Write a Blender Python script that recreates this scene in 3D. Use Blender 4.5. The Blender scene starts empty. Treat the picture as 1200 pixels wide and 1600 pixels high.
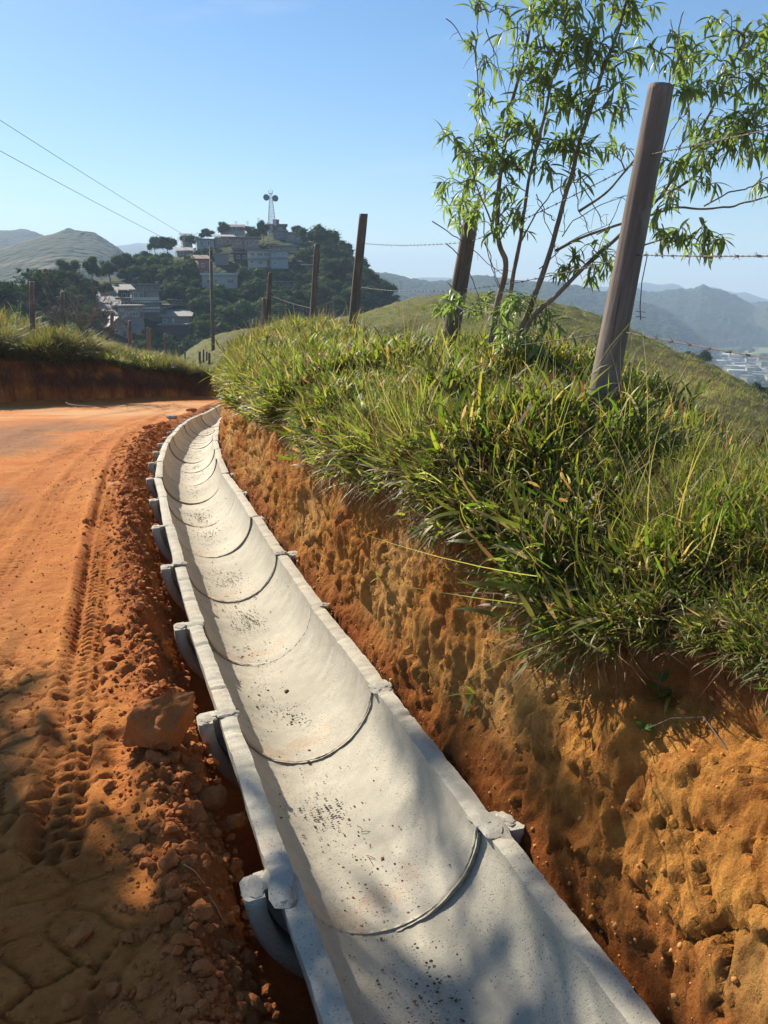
import bpy, bmesh, math, random
import numpy as np
from mathutils import Vector, Matrix, Euler

R = math.radians
rng = np.random.default_rng(7)
random.seed(7)
scene = bpy.context.scene
COL = scene.collection

# ------------------------------------------------------------------ camera, sky, sun, exposure
PITCH = R(16.0)
CAM_Z = 1.6
cam_d = bpy.data.cameras.new('camera')
cam_d.sensor_fit = 'VERTICAL'; cam_d.sensor_height = 36.0; cam_d.lens = 27.0
cam_d.clip_start = 0.05; cam_d.clip_end = 30000
cam = bpy.data.objects.new('camera', cam_d); COL.objects.link(cam)
cam.location = (0, 0, CAM_Z); cam.rotation_euler = (R(90) - PITCH, 0, 0)
scene.camera = cam

SUN_AZ = R(-40.0)      # measured from +y, negative is towards -x
SUN_EL = R(33.0)
sun_dir = Vector((math.sin(SUN_AZ) * math.cos(SUN_EL), math.cos(SUN_AZ) * math.cos(SUN_EL), math.sin(SUN_EL)))
world = bpy.data.worlds.new('World'); scene.world = world; world.use_nodes = True
wn, wl = world.node_tree.nodes, world.node_tree.links
wn.clear()
sky = wn.new('ShaderNodeTexSky'); sky.sky_type = 'NISHITA'; sky.sun_disc = False
sky.sun_elevation = SUN_EL; sky.sun_rotation = SUN_AZ
sky.altitude = 300; sky.air_density = 1.0; sky.dust_density = 0.25; sky.ozone_density = 3.0
bg = wn.new('ShaderNodeBackground'); bg.inputs['Strength'].default_value = 0.068
wo = wn.new('ShaderNodeOutputWorld')
# a few thin cirrus wisps
tc = wn.new('ShaderNodeTexCoord'); mp = wn.new('ShaderNodeMapping'); mp.inputs['Scale'].default_value = (1.3, 1.3, 9.0)
mp.inputs['Rotation'].default_value = (0.0, 0.12, 0.3)
nz = wn.new('ShaderNodeTexNoise'); nz.inputs['Scale'].default_value = 2.2; nz.inputs['Detail'].default_value = 5
nz.inputs['Roughness'].default_value = 0.55
rp = wn.new('ShaderNodeValToRGB'); rp.color_ramp.elements[0].position = 0.56; rp.color_ramp.elements[1].position = 0.84
rp.color_ramp.elements[1].color = (0.30, 0.30, 0.30, 1)
mx = wn.new('ShaderNodeMix'); mx.data_type = 'RGBA'; mx.inputs[7].default_value = (7.5, 8.0, 8.6, 1)
wl.new(tc.outputs['Generated'], mp.inputs['Vector']); wl.new(mp.outputs[0], nz.inputs['Vector'])
wl.new(nz.outputs['Fac'], rp.inputs['Fac']); wl.new(rp.outputs['Color'], mx.inputs[0])
hsv = wn.new('ShaderNodeHueSaturation'); hsv.inputs['Saturation'].default_value = 1.22; wl.new(sky.outputs[0], hsv.inputs['Color']); wl.new(hsv.outputs[0], mx.inputs[6]); wl.new(mx.outputs[2], bg.inputs['Color'])
wl.new(bg.outputs[0], wo.inputs['Surface'])

sun_l = bpy.data.lights.new('sun', 'SUN'); sun_l.energy = 5.0; sun_l.angle = R(0.53); sun_l.color = (1.0, 0.92, 0.78)
sun = bpy.data.objects.new('sun', sun_l); COL.objects.link(sun)
sun.rotation_euler = sun_dir.to_track_quat('Z', 'Y').to_euler(); sun.location = (-20, 20, 40)

vs = scene.view_settings
vs.view_transform = 'Standard'; vs.look = 'None'; vs.gamma = 1.0; vs.use_curve_mapping = False
vs.exposure = 0.98
cy = scene.cycles
cy.max_bounces = 7; cy.diffuse_bounces = 3; cy.glossy_bounces = 2; cy.transmission_bounces = 4
cy.transparent_max_bounces = 6; cy.volume_bounces = 1
cy.use_denoising = True; cy.caustics_reflective = False; cy.caustics_refractive = False
try: cy.sample_clamp_indirect = 6.0
except Exception: pass

# ------------------------------------------------------------------ pixel <-> world helpers (true depth is always given)
CP, SP = math.cos(PITCH), math.sin(PITCH)
def ray(px, py):
    u = (px - 600) / 1200.0; v = (800 - py) / 1200.0
    return np.array((u, CP + v * SP, -SP + v * CP))
def at(px, py, Y):                      # the point on the sight line at forward distance Y
    d = ray(px, py); t = Y / d[1]
    return np.array((t * d[0], Y, CAM_Z + t * d[2]))
def at_r(px, py, r):                    # ... at horizontal range r
    d = ray(px, py); t = r / math.hypot(d[0], d[1])
    return np.array((t * d[0], t * d[1], CAM_Z + t * d[2]))
def azel(px, py):
    d = ray(px, py); return math.atan2(d[0], d[1]), math.atan2(d[2], math.hypot(d[0], d[1]))
# the road runs gently, then more steeply, downhill
_zy = np.arange(-20, 45, .05); _zz = np.interp(_zy, [-20, 0, 6, 9, 12, 16, 20, 26, 45], [.4, 0, -.12, -.27, -.54, -.98, -1.42, -1.78, -2.6])
_k = np.hanning(41); _k /= _k.sum(); _zz = np.convolve(np.pad(_zz, 20, mode='reflect', reflect_type='odd'), _k, 'valid')
def slope_z(y): return np.interp(y, _zy, _zz)
def ground_at(px, py, z0=0.0):           # where a sight line meets the sloping ground
    d = ray(px, py); ts = np.arange(.3, 45, .002); v = CAM_Z + ts * d[2] - z0 - slope_z(ts * d[1]); t = ts[np.argmax(v < 0)]
    return np.array((t * d[0], t * d[1], CAM_Z + t * d[2]))

# ------------------------------------------------------------------ numpy noise
def _hash(ix, iy, iz, seed):
    h = (ix.astype(np.int64) * 374761393 + iy.astype(np.int64) * 668265263 + iz.astype(np.int64) * 2147483647 + seed * 1274126177) & 0xffffffff
    h = ((h ^ (h >> 13)) * 1274126177) & 0xffffffff
    h = ((h ^ (h >> 16)) * 2246822519) & 0xffffffff
    return ((h ^ (h >> 15)) & 0xffffff) / float(0xffffff)
def vnoise(x, y, z=0.0, seed=0):
    x = np.asarray(x, float); y = np.asarray(y, float); z = np.asarray(z, float) + np.zeros_like(x)
    ix, iy, iz = np.floor(x), np.floor(y), np.floor(z)
    fx, fy, fz = x - ix, y - iy, z - iz
    fx, fy, fz = [f * f * f * (f * (f * 6 - 15) + 10) for f in (fx, fy, fz)]
    def c(a, b, d): return _hash(ix + a, iy + b, iz + d, seed)
    x00 = c(0,0,0) * (1-fx) + c(1,0,0) * fx; x10 = c(0,1,0) * (1-fx) + c(1,1,0) * fx
    x01 = c(0,0,1) * (1-fx) + c(1,0,1) * fx; x11 = c(0,1,1) * (1-fx) + c(1,1,1) * fx
    a = x00 * (1-fy) + x10 * fy; b = x01 * (1-fy) + x11 * fy
    return (a * (1-fz) + b * fz) * 2 - 1
def fbm(x, y, z=0.0, oct=4, seed=0, gain=0.5):
    s = 0; a = 1; tot = 0
    x = np.asarray(x, float); y = np.asarray(y, float); z = np.asarray(z, float)
    for i in range(oct):
        s = s + a * vnoise(x, y, z, seed + i * 17); tot += a; a *= gain
        x = x * 2.03 + 11.3; y = y * 2.03 + 5.7; z = z * 2.03 + 3.1
    return s / tot
def ridged(x, y, z=0.0, oct=4, seed=0):
    s = 0; a = 1; tot = 0
    for i in range(oct):
        s = s + a * (1 - 2 * np.abs(vnoise(x, y, z, seed + i * 13))); tot += a; a *= 0.5
        x = x * 2.07 + 1.3; y = y * 2.07 + 7.7; z = np.asarray(z) * 2.07
    return s / tot
def cells(x, y, seed=0):
    """distance to the nearest and second nearest of one jittered point per unit cell, and the cell's random number"""
    ix, iy = np.floor(x), np.floor(y)
    d1 = np.full(np.shape(x), 9.0); d2 = np.full(np.shape(x), 9.0); rid = np.zeros(np.shape(x))
    for a in (-1, 0, 1):
        for b in (-1, 0, 1):
            cx, cy_ = ix + a, iy + b
            px = cx + _hash(cx, cy_, cx * 0, seed); py = cy_ + _hash(cx, cy_, cx * 0, seed + 5)
            d = np.hypot(px - x, py - y); rr = _hash(cx, cy_, cx * 0, seed + 9)
            closer = d < d1
            d2 = np.where(closer, d1, np.minimum(d2, d)); rid = np.where(closer, rr, rid); d1 = np.where(closer, d, d1)
    return d1, d2, rid
def smooth(a, b, x):
    t = np.clip((x - a) / (b - a), 0, 1); return t * t * (3 - 2 * t)

# ------------------------------------------------------------------ object helpers
def mesh_np(name, V, F, smooth_=True, col=None):
    """V (n,3), F (m,3) or (m,4)"""
    V = np.ascontiguousarray(V, dtype=np.float32); F = np.ascontiguousarray(F, dtype=np.int32)
    me = bpy.data.meshes.new(name)
    me.vertices.add(len(V)); me.vertices.foreach_set('co', V.ravel())
    k = F.shape[1]
    me.loops.add(F.size); me.loops.foreach_set('vertex_index', F.ravel())
    me.polygons.add(len(F)); me.polygons.foreach_set('loop_start', np.arange(0, F.size, k, dtype=np.int32))
    me.polygons.foreach_set('loop_total', np.full(len(F), k, dtype=np.int32))
    me.update(calc_edges=True)
    me.polygons.foreach_set('use_smooth', np.full(len(F), smooth_, dtype=bool))
    if col is not None:
        ca = me.color_attributes.new('tint', 'FLOAT_COLOR', 'POINT')
        c = np.ones((len(V), 4), dtype=np.float32); c[:, :col.shape[1]] = col
        ca.data.foreach_set('color', c.ravel())
    return me
def grid_faces(n, m):
    i = np.arange(n - 1)[:, None] * m + np.arange(m - 1)[None, :]
    return np.stack([i, i + 1, i + m + 1, i + m], -1).reshape(-1, 4)
def grid_mesh(name, X, Y, Z, col=None, flip=False):
    n, m = X.shape
    F = grid_faces(n, m)
    if flip: F = F[:, ::-1]
    return mesh_np(name, np.stack([X, Y, Z], -1).reshape(-1, 3), F, True, None if col is None else col.reshape(-1, col.shape[-1]))
def link(name, me, mat=None, parent=None, loc=None, rot=None):
    o = bpy.data.objects.new(name, me); COL.objects.link(o)
    if mat is not None and me is not None and len(me.materials) == 0: me.materials.append(mat)
    if parent is not None: o.parent = parent
    if loc is not None: o.location = loc
    if rot is not None: o.rotation_euler = rot
    return o
def tag(o, label=None, cat=None, group=None, kind=None):
    if label: o['label'] = label
    if cat: o['category'] = cat
    if group: o['group'] = group
    if kind: o['kind'] = kind
    return o
def thing(name, label, cat, loc=(0, 0, 0), rot=(0, 0, 0), group=None):
    o = bpy.data.objects.new(name, None); COL.objects.link(o); o.empty_display_size = 0.1
    o.location = loc; o.rotation_euler = rot
    return tag(o, label, cat, group)

class MB:
    """collects shapes as one mesh"""
    def __init__(s): s.v = []; s.f = []; s.c = []; s.n = 0
    def add(s, V, F, c=None):
        V = np.asarray(V, float); s.v.append(V)
        s.f += [tuple(int(i) + s.n for i in f) for f in F]; s.n += len(V)
        s.c.append(np.tile(np.array(c if c is not None else (1, 1, 1)), (len(V), 1)))
    def box(s, cx, cy_, cz, sx, sy, sz, rz=0.0, c=None):
        V = np.array([(x, y, z) for z in (-.5, .5) for x, y in ((-.5, -.5), (.5, -.5), (.5, .5), (-.5, .5))]) * (sx, sy, sz)
        ca, sa = math.cos(rz), math.sin(rz)
        V = np.stack([V[:, 0] * ca - V[:, 1] * sa + cx, V[:, 0] * sa + V[:, 1] * ca + cy_, V[:, 2] + cz], -1)
        s.add(V, [(0, 3, 2, 1), (4, 5, 6, 7), (0, 1, 5, 4), (1, 2, 6, 5), (2, 3, 7, 6), (3, 0, 4, 7)], c)
    def tube(s, pts, rad, k=6, c=None, cap=True):
        pts = np.asarray(pts, float); n = len(pts)
        rad = np.broadcast_to(np.asarray(rad, float), (n,))
        T = np.gradient(pts, axis=0); T /= np.linalg.norm(T, axis=1)[:, None] + 1e-9
        up = np.array((0, 0, 1.0)) if abs(T[0][2]) < .9 else np.array((1.0, 0, 0))
        V = []
        N = np.cross(T[0], up); N /= np.linalg.norm(N)
        for i in range(n):
            N = N - T[i] * N.dot(T[i]); N /= np.linalg.norm(N) + 1e-9; B = np.cross(T[i], N)
            for j in range(k):
                a = 2 * math.pi * j / k; V.append(pts[i] + rad[i] * (math.cos(a) * N + math.sin(a) * B))
        F = [(i * k + j, i * k + (j + 1) % k, (i + 1) * k + (j + 1) % k, (i + 1) * k + j) for i in range(n - 1) for j in range(k)]
        if cap: F += [tuple(range(k - 1, -1, -1)), tuple((n - 1) * k + j for j in range(k))]
        s.add(V, F, c)
    def mesh(s, name, smooth_=False):
        me = bpy.data.meshes.new(name)
        V = np.concatenate(s.v) if s.v else np.zeros((0, 3))
        me.from_pydata(V.tolist(), [], s.f)
        me.polygons.foreach_set('use_smooth', np.full(len(me.polygons), smooth_, dtype=bool))
        ca = me.color_attributes.new('tint', 'FLOAT_COLOR', 'POINT')
        c = np.ones((len(V), 4), dtype=np.float32); c[:, :3] = np.concatenate(s.c)
        ca.data.foreach_set('color', c.ravel()); me.update()
        return me
    def build(s, name, mat, parent=None, loc=None, smooth_=False, rot=None):
        return link(name, s.mesh(name, smooth_), mat, parent, loc, rot)

_ico = {}
def ico(sub):
    if sub not in _ico:
        bm = bmesh.new(); bmesh.ops.create_icosphere(bm, subdivisions=sub, radius=1)
        V = np.array([v.co[:] for v in bm.verts]); F = np.array([[v.index for v in f.verts] for f in bm.faces]); bm.free()
        _ico[sub] = (V, F)
    return _ico[sub]
def rock_np(sub, seed, rough=.3, facets=5):
    """a lumpy stone of radius about 1, cut by a few planes so it has faces"""
    V, F = ico(sub); V = V.copy(); r_ = np.random.default_rng(seed)
    for _ in range(facets):
        n = r_.normal(size=3); n /= np.linalg.norm(n); h = r_.uniform(.55, .85)
        d = V @ n; over = np.maximum(d - h, 0); V -= over[:, None] * n
    V *= (1 + rough * fbm(V[:, 0] * 1.7 + seed, V[:, 1] * 1.7, V[:, 2] * 1.7, 4, seed))[:, None]
    return V, F

# ------------------------------------------------------------------ node-material helpers
class NM:
    def __init__(s, name):
        s.m = bpy.data.materials.new(name); s.m.use_nodes = True; s.t = s.m.node_tree; s.n = s.t.nodes; s.l = s.t.links; s.n.clear()
        s.out = s.n.new('ShaderNodeOutputMaterial'); s.tc = s.n.new('ShaderNodeTexCoord'); s._geo = None
    def N(s, t, **k):
        n = s.n.new(t)
        for a, b in k.items(): setattr(n, a, b)
        return n
    def put(s, sock, v):
        if hasattr(v, 'is_output') or isinstance(v, bpy.types.NodeSocket): s.l.new(v, sock)
        elif isinstance(v, (tuple, list)) and len(v) == 3 and sock.type == 'RGBA': sock.default_value = (*v, 1)
        else: sock.default_value = v
    def noise(s, scale, detail=4, rough=.55, vec=None, dist=0.0, stretch=None, out='Fac'):
        n = s.N('ShaderNodeTexNoise'); n.inputs['Scale'].default_value = scale; n.inputs['Detail'].default_value = detail
        n.inputs['Roughness'].default_value = rough; n.inputs['Distortion'].default_value = dist
        v = vec if vec is not None else s.tc.outputs['Object']
        if stretch:
            m = s.N('ShaderNodeMapping'); m.inputs['Scale'].default_value = stretch; s.l.new(v, m.inputs[0]); v = m.outputs[0]
        s.l.new(v, n.inputs['Vector']); return n.outputs[out]
    def voro(s, scale, feature='F1', vec=None, rand=1.0, out='Distance', stretch=None):
        n = s.N('ShaderNodeTexVoronoi'); n.feature = feature; n.inputs['Scale'].default_value = scale; n.inputs['Randomness'].default_value = rand
        v = vec if vec is not None else s.tc.outputs['Object']
        if stretch:
            m = s.N('ShaderNodeMapping'); m.inputs['Scale'].default_value = stretch; s.l.new(v, m.inputs[0]); v = m.outputs[0]
        s.l.new(v, n.inputs['Vector']); return n.outputs[out]
    def ramp(s, f, *stops):
        r = s.N('ShaderNodeValToRGB'); e = r.color_ramp.elements
        while len(e) < len(stops): e.new(.5)
        for k, (p, c) in zip(e, stops):
            k.position = p; k.color = (*c, 1) if isinstance(c, (tuple, list)) else (c, c, c, 1)
        s.put(r.inputs[0], f); return r.outputs[0]
    def mix(s, f, a, b, mode='MIX'):
        m = s.N('ShaderNodeMix', data_type='RGBA', blend_type=mode); s.put(m.inputs[0], f); s.put(m.inputs[6], a); s.put(m.inputs[7], b); return m.outputs[2]
    def math(s, op, a, b=0.0, clamp=False):
        m = s.N('ShaderNodeMath', operation=op, use_clamp=clamp); s.put(m.inputs[0], a); s.put(m.inputs[1], b); return m.outputs[0]
    def attr(s, name='tint', out='Color'):
        a = s.N('ShaderNodeAttribute'); a.attribute_name = name; return a.outputs[out]
    def sep(s, v):
        x = s.N('ShaderNodeSeparateColor'); s.l.new(v, x.inputs[0]); return x.outputs
    def bump(s, h, strength=.5, dist=.01, prev=None):
        b = s.N('ShaderNodeBump'); b.inputs['Strength'].default_value = strength; b.inputs['Distance'].default_value = dist
        s.put(b.inputs['Height'], h)
        if prev is not None: s.l.new(prev, b.inputs['Normal'])
        return b.outputs[0]
    def pbr(s, color, rough=.9, normal=None, spec=.3, metal=0.0, **kw):
        p = s.N('ShaderNodeBsdfPrincipled'); s.put(p.inputs['Base Color'], color); s.put(p.inputs['Roughness'], rough)
        p.inputs['Specular IOR Level'].default_value = spec; p.inputs['Metallic'].default_value = metal
        if normal is not None: s.l.new(normal, p.inputs['Normal'])
        s.l.new(p.outputs[0], s.out.inputs['Surface']); return p
    def leafy(s, color, trans_color, trans=.4, rough=.5, normal=None, spec=.3):
        p = s.N('ShaderNodeBsdfPrincipled'); s.put(p.inputs['Base Color'], color); s.put(p.inputs['Roughness'], rough)
        p.inputs['Specular IOR Level'].default_value = spec
        t = s.N('ShaderNodeBsdfTranslucent'); s.put(t.inputs['Color'], trans_color)
        if normal is not None: s.l.new(normal, p.inputs['Normal']); s.l.new(normal, t.inputs['Normal'])
        m = s.N('ShaderNodeMixShader'); m.inputs[0].default_value = trans
        s.l.new(p.outputs[0], m.inputs[1]); s.l.new(t.outputs[0], m.inputs[2]); s.l.new(m.outputs[0], s.out.inputs['Surface'])

def mat_plain(name, col, rough=.8, var=.12, scale=2.0, spec=.2, metal=0.0):
    n = NM(name); f = n.noise(scale, 5)
    c = n.mix(f, tuple(max(0, x * (1 - var)) for x in col), tuple(x * (1 + var) for x in col))
    n.pbr(c, rough, n.bump(n.noise(scale * 12, 3), .2, .01), spec, metal); return n.m

# soil of the road: attribute r = grey gravel, g = loose dark red earth, b = pale clay
def mat_soil():
    n = NM('road_soil'); a = n.sep(n.attr())
    big = n.noise(.9, 5, .6); mid = n.noise(6, 6, .65); fine = n.noise(60, 4, .7)
    c = n.mix(n.ramp(big, (.3, 0.0), (.7, 1.0)), (.56, .185, .040), (.64, .27, .065))
    c = n.mix(n.ramp(mid, (.38, 0.0), (.68, .75)), c, (.44, .125, .030))
    c = n.mix(a[2], c, (.60, .33, .15))
    c = n.mix(a[1], c, n.mix(mid, (.30, .088, .024), (.50, .17, .048)))
    grav = n.voro(90, out='Color'); gs = n.sep(grav)
    g = n.mix(gs[0], (.10, .066, .045), (.25, .18, .12))
    c = n.mix(n.math('MULTIPLY', a[0], n.ramp(fine, (.35, .35), (.6, 1.0))), c, g)
    c = n.mix(n.ramp(fine, (.3, .55), (.7, 0.0)), c, n.mix(1.0, c, (.62, .55, .5), 'MULTIPLY'))
    speck = n.ramp(n.voro(38), (.04, 1.0), (.09, 0.0))
    c = n.mix(n.math('MULTIPLY', speck, n.ramp(n.noise(3), (.5, 0.0), (.6, .7))), c, (.62, .42, .26))
    crack = n.ramp(n.voro(7.5, 'DISTANCE_TO_EDGE', vec=None), (.0, 0.0), (.035, 1.0))
    cm = n.ramp(n.noise(1.1, 3), (.5, 0.0), (.6, 1.0))
    crk = n.math('SUBTRACT', 1.0, n.math('MULTIPLY', n.math('SUBTRACT', 1.0, crack), cm))
    b = n.bump(crk, .5, .012)
    b = n.bump(mid, .5, .03, b); b = n.bump(n.noise(28, 6, .75), .8, .018, b); b = n.bump(n.noise(120, 4, .75), .8, .008, b)
    n.pbr(c, .95, b, .12); return n.m
def mat_clod():
    n = NM('clod_earth'); mid = n.noise(7, 6, .65); fine = n.noise(60, 4, .7)
    c = n.mix(mid, (.32, .092, .025), (.54, .19, .055)); c = n.mix(n.ramp(fine, (.4, 0.0), (.8, .5)), c, (.50, .24, .10))
    b = n.bump(mid, .6, .03); b = n.bump(n.noise(45, 5, .75), .9, .014, b); b = n.bump(fine, .6, .006, b)
    n.pbr(c, .95, b, .12); return n.m
def mat_cut(name='cut_earth', dark=1.0, streak=0.0):
    """ochre cut bank: attribute r = topsoil brown, g = darker earth low down, b = yellow clay veins"""
    n = NM(name); a = n.sep(n.attr())
    big = n.noise(1.6, 5, .6); mid = n.noise(9, 6, .7); fine = n.noise(70, 4, .7)
    k = dark
    c = n.mix(n.ramp(big, (.35, 0.0), (.65, 1.0)), (.64*k, .25*k, .050*k), (.80*k, .39*k, .092*k))
    c = n.mix(n.ramp(n.noise(5, 8, .75), (.44, 0.0), (.62, .85)), c, (.44*k, .15*k, .036*k)); c = n.mix(n.ramp(mid, (.4, 0.0), (.75, .7)), c, (.42*k, .145*k, .036*k))
    c = n.mix(a[2], c, (.80*k, .48*k, .16*k))
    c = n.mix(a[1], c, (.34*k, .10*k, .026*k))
    c = n.mix(a[0], c, n.mix(mid, (.13, .07, .035), (.27, .15, .07)))
    if streak: c = n.mix(n.math('MULTIPLY', streak, n.ramp(n.noise(2.6, 6, .7, stretch=(1, 1, .16)), (.42, 0.0), (.60, 1.0))), c, (.30, .10, .04))
    c = n.mix(n.ramp(fine, (.3, .5), (.7, 0.0)), c, n.mix(1.0, c, (.62, .55, .5), 'MULTIPLY'))
    b = n.bump(mid, .7, .05); b = n.bump(n.noise(26, 7, .75), 1.0, .035, b); b = n.bump(n.noise(95, 4, .75), .9, .012, b)
    n.pbr(c, .95, b, .1); return n.m
def mat_concrete(name='concrete', base=(.60, .55, .445)):
    n = NM(name)
    big = n.noise(2.3, 5, .6); mid = n.noise(14, 7, .72); fine = n.noise(160, 3, .7)
    c = n.mix(n.ramp(big, (.3, 0.0), (.7, 1.0)), tuple(x * .76 for x in base), tuple(x * 1.1 for x in base))
    c = n.mix(n.ramp(mid, (.42, 0.0), (.72, .5)), c, tuple(x * .62 for x in base))
    c = n.mix(n.ramp(fine, (.3, .45), (.55, 0.0)), c, tuple(x * .5 for x in base))
    pit = n.ramp(n.voro(85, rand=1.0), (.12, 1.0), (.24, 0.0)); pm = n.ramp(n.noise(5, 3), (.40, 0.0), (.58, .95))
    pf = n.math('MULTIPLY', pit, pm)
    c = n.mix(pf, c, tuple(x * .42 for x in base))
    sm = n.sep(n.attr('smear'))[0]; c = n.mix(n.math('MULTIPLY', sm, n.ramp(n.noise(11, 5, .7), (.35, .25), (.6, .9))), c, tuple(x * .70 for x in base))
    st = n.ramp(n.noise(2.3, 7, .7), (.57, 0.0), (.70, .65)); c = n.mix(st, c, (.50, .27, .13)); wat = n.ramp(n.noise(3.4, 6, .7, stretch=(1, .35, 1)), (.50, 0.0), (.70, .5)); c = n.mix(wat, c, tuple(x * .66 for x in base))
    b = n.bump(n.math('SUBTRACT', 1.0, pf), .5, .006); b = n.bump(mid, .3, .01, b); b = n.bump(fine, .4, .002, b)
    oi = n.N('ShaderNodeObjectInfo'); c = n.mix(n.math('MULTIPLY', oi.outputs['Random'], .8), c, n.mix(1.0, c, (.80, .78, .74), 'MULTIPLY'))
    n.pbr(c, .85, b, .2); return n.m
def mat_grass(name, trans=.5):
    n = NM(name); a = n.attr(); oi = n.N('ShaderNodeObjectInfo')
    hs = n.N('ShaderNodeHueSaturation'); n.put(hs.inputs['Color'], a)
    n.put(hs.inputs['Hue'], n.math('ADD', .470, n.math('MULTIPLY', oi.outputs['Random'], .035)))
    n.put(hs.inputs['Value'], n.math('ADD', .82, n.math('MULTIPLY', n.noise(1.7, 3, vec=n.tc.outputs['Object']), .6)))
    c = hs.outputs[0]
    n.leafy(c, n.mix(1.0, c, (1.35, 1.5, .75), 'MULTIPLY'), trans, .5, None, .35); return n.m
def mat_foliage(name, col, col2, trans=.3, rough=.55, tcol=(1.5, 1.8, .7)):
    n = NM(name); oi = n.N('ShaderNodeObjectInfo')
    c = n.mix(n.noise(.8, 3), col, col2)
    c = n.mix(n.math('MULTIPLY', oi.outputs['Random'], .5), c, n.mix(1.0, c, (.6, .66, .7), 'MULTIPLY'))
    n.leafy(c, n.mix(1.0, c, tcol, 'MULTIPLY'), trans, rough, None, .3 if rough < .5 else .05); return n.m
def mat_wood(name, light, dark):
    n = NM(name)
    g = n.noise(18, 6, .7, stretch=(1, 1, .05)); g2 = n.noise(60, 4, .6, stretch=(1, 1, .04)); big = n.noise(3, 4)
    c = n.mix(n.ramp(g, (.3, 0.0), (.7, 1.0)), dark, light)
    c = n.mix(n.ramp(big, (.4, 0.0), (.7, .8)), c, tuple(x * .5 for x in light)); c = n.mix(n.ramp(n.noise(7, 5, .7, stretch=(1, 1, .3)), (.52, 0.0), (.66, .6)), c, tuple(min(1, x * 1.35) for x in light))  # blotches in the wood colour stand in for dappled shade on the post
    c = n.mix(n.ramp(g2, (.28, .7), (.42, 0.0)), c, tuple(x * .25 for x in dark))
    b = n.bump(g, .5, .008); b = n.bump(g2, .6, .003, b); n.pbr(c, .85, b, .2); return n.m
def mat_pasture():
    n = NM('pasture_turf'); a = n.sep(n.attr())
    big = n.noise(.12, 4, .6); mid = n.noise(1.2, 5, .7); fine = n.noise(9, 4, .7)
    c = n.mix(n.ramp(big, (.35, 0.0), (.65, 1.0)), (.095, .105, .028), (.14, .13, .042))
    c = n.mix(n.ramp(mid, (.4, 0.0), (.7, .7)), c, (.060, .074, .020))
    c = n.mix(n.ramp(fine, (.45, 0.0), (.75, .6)), c, (.19, .16, .065))
    c = n.mix(a[0], c, (.12, .085, .04))
    b = n.bump(mid, .6, .25); b = n.bump(fine, .8, .08, b); n.pbr(c, .9, b, .1); return n.m
def mat_forest(name, c1, c2, c3, scale):
    """r = bare grass slope, g = exposed earth"""
    n = NM(name); a = n.sep(n.attr())
    v = n.voro(scale, out='Color'); s_ = n.sep(v); d = n.voro(scale)
    c = n.mix(s_[0], c1, c2); c = n.mix(a[0], c, n.mix(n.noise(scale * .3, 4), c3, tuple(x * .7 for x in c3)))
    c = n.mix(a[1], c, (.30, .20, .12))
    n.pbr(c, .95, n.bump(n.math('SUBTRACT', 1.0, d), .8, .5 / scale), .05); return n.m

M = {}
M['soil'] = mat_soil(); M['clod'] = mat_clod(); M['cut'] = mat_cut(); M['cut_left'] = mat_cut('cut_earth_red', 1.12, .85)
M['cut_crumb'] = mat_plain('cut_crumb', (.52, .24, .07), .95, .35, 9)
M['rock'] = mat_plain('red_rock', (.34, .135, .065), .9, .35, 9)
M['concrete'] = mat_concrete(); M['mortar'] = mat_concrete('mortar', (.47, .435, .36))
M['grass'] = mat_grass('grass_blade'); M['straw'] = mat_grass('dry_grass', .3)
M['leaf'] = mat_foliage('willow_leaf', (.15, .19, .09), (.25, .28, .15), .5, .38)
M['bark'] = mat_wood('bark', (.27, .22, .17), (.12, .095, .07))
M['post'] = mat_wood('weathered_post', (.26, .215, .18), (.10, .08, .065))
M['post_old'] = mat_wood('old_post', (.22, .18, .15), (.10, .08, .06))
M['twig'] = mat_plain('twig', (.17, .13, .09), .8, .2, 20)
M['wire'] = mat_plain('galvanised_wire', (.12, .10, .085), .7, .3, 40, .3, .3)
M['pasture'] = mat_pasture()
M['tree_dark'] = mat_foliage('tree_dark', (.034, .058, .022), (.058, .085, .030), .2, .8)
M['tree_mid'] = mat_foliage('tree_mid', (.055, .082, .026), (.09, .115, .040), .22, .8)
M['tree_light'] = mat_foliage('tree_light', (.075, .115, .030), (.11, .15, .045), .25, .8)
M['trunk'] = mat_plain('trunk', (.13, .10, .08), .9, .3, 3)
M['town_ground'] = mat_forest('town_ground', (.022, .036, .014), (.040, .054, .02), (.07, .08, .03), .5)
M['hill_forest'] = mat_forest('hill_forest', (.010, .020, .010), (.026, .040, .016), (.09, .095, .04), .12)
M['hill_grass'] = mat_forest('hill_grass', (.012, .022, .012), (.024, .036, .016), (.048, .060, .028), .10)
M['mountain'] = mat_plain('mountain', (.03, .04, .03), .95, .3, .01)
M['valley'] = mat_forest('valley_fields', (.06, .085, .03), (.16, .17, .07), (.17, .18, .08), .012)

# ================================================================== THE DITCH LINE
_cy = np.array([-4, -1.5, 0, 1.38, 1.8, 2.85, 3.8, 4.7, 5.6, 6.9, 7.7, 8.8, 11.07, 13.5, 16.7, 20.9, 23, 25, 27, 30])
_cx = np.array([2.25, 1.32, .76, .25, .08, -.31, -.66, -.975, -1.3, -1.71, -1.98, -2.28, -2.80, -3.30, -3.90, -4.38, -4.40, -4.1, -3.4, -1.9])
_yy = np.arange(-4, 30.001, .02); _xx = np.interp(_yy, _cy, _cx)
_k = np.hanning(61); _k /= _k.sum(); _xx = np.convolve(np.pad(_xx, 30, mode='reflect', reflect_type='odd'), _k, 'valid')
_ss = np.concatenate([[0], np.cumsum(np.hypot(np.diff(_xx), np.diff(_yy)))])
_hd = np.arctan2(np.gradient(_xx), np.gradient(_yy))          # heading, + is to the right
def c_of_y(y): return np.interp(y, _yy, _xx)
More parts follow.
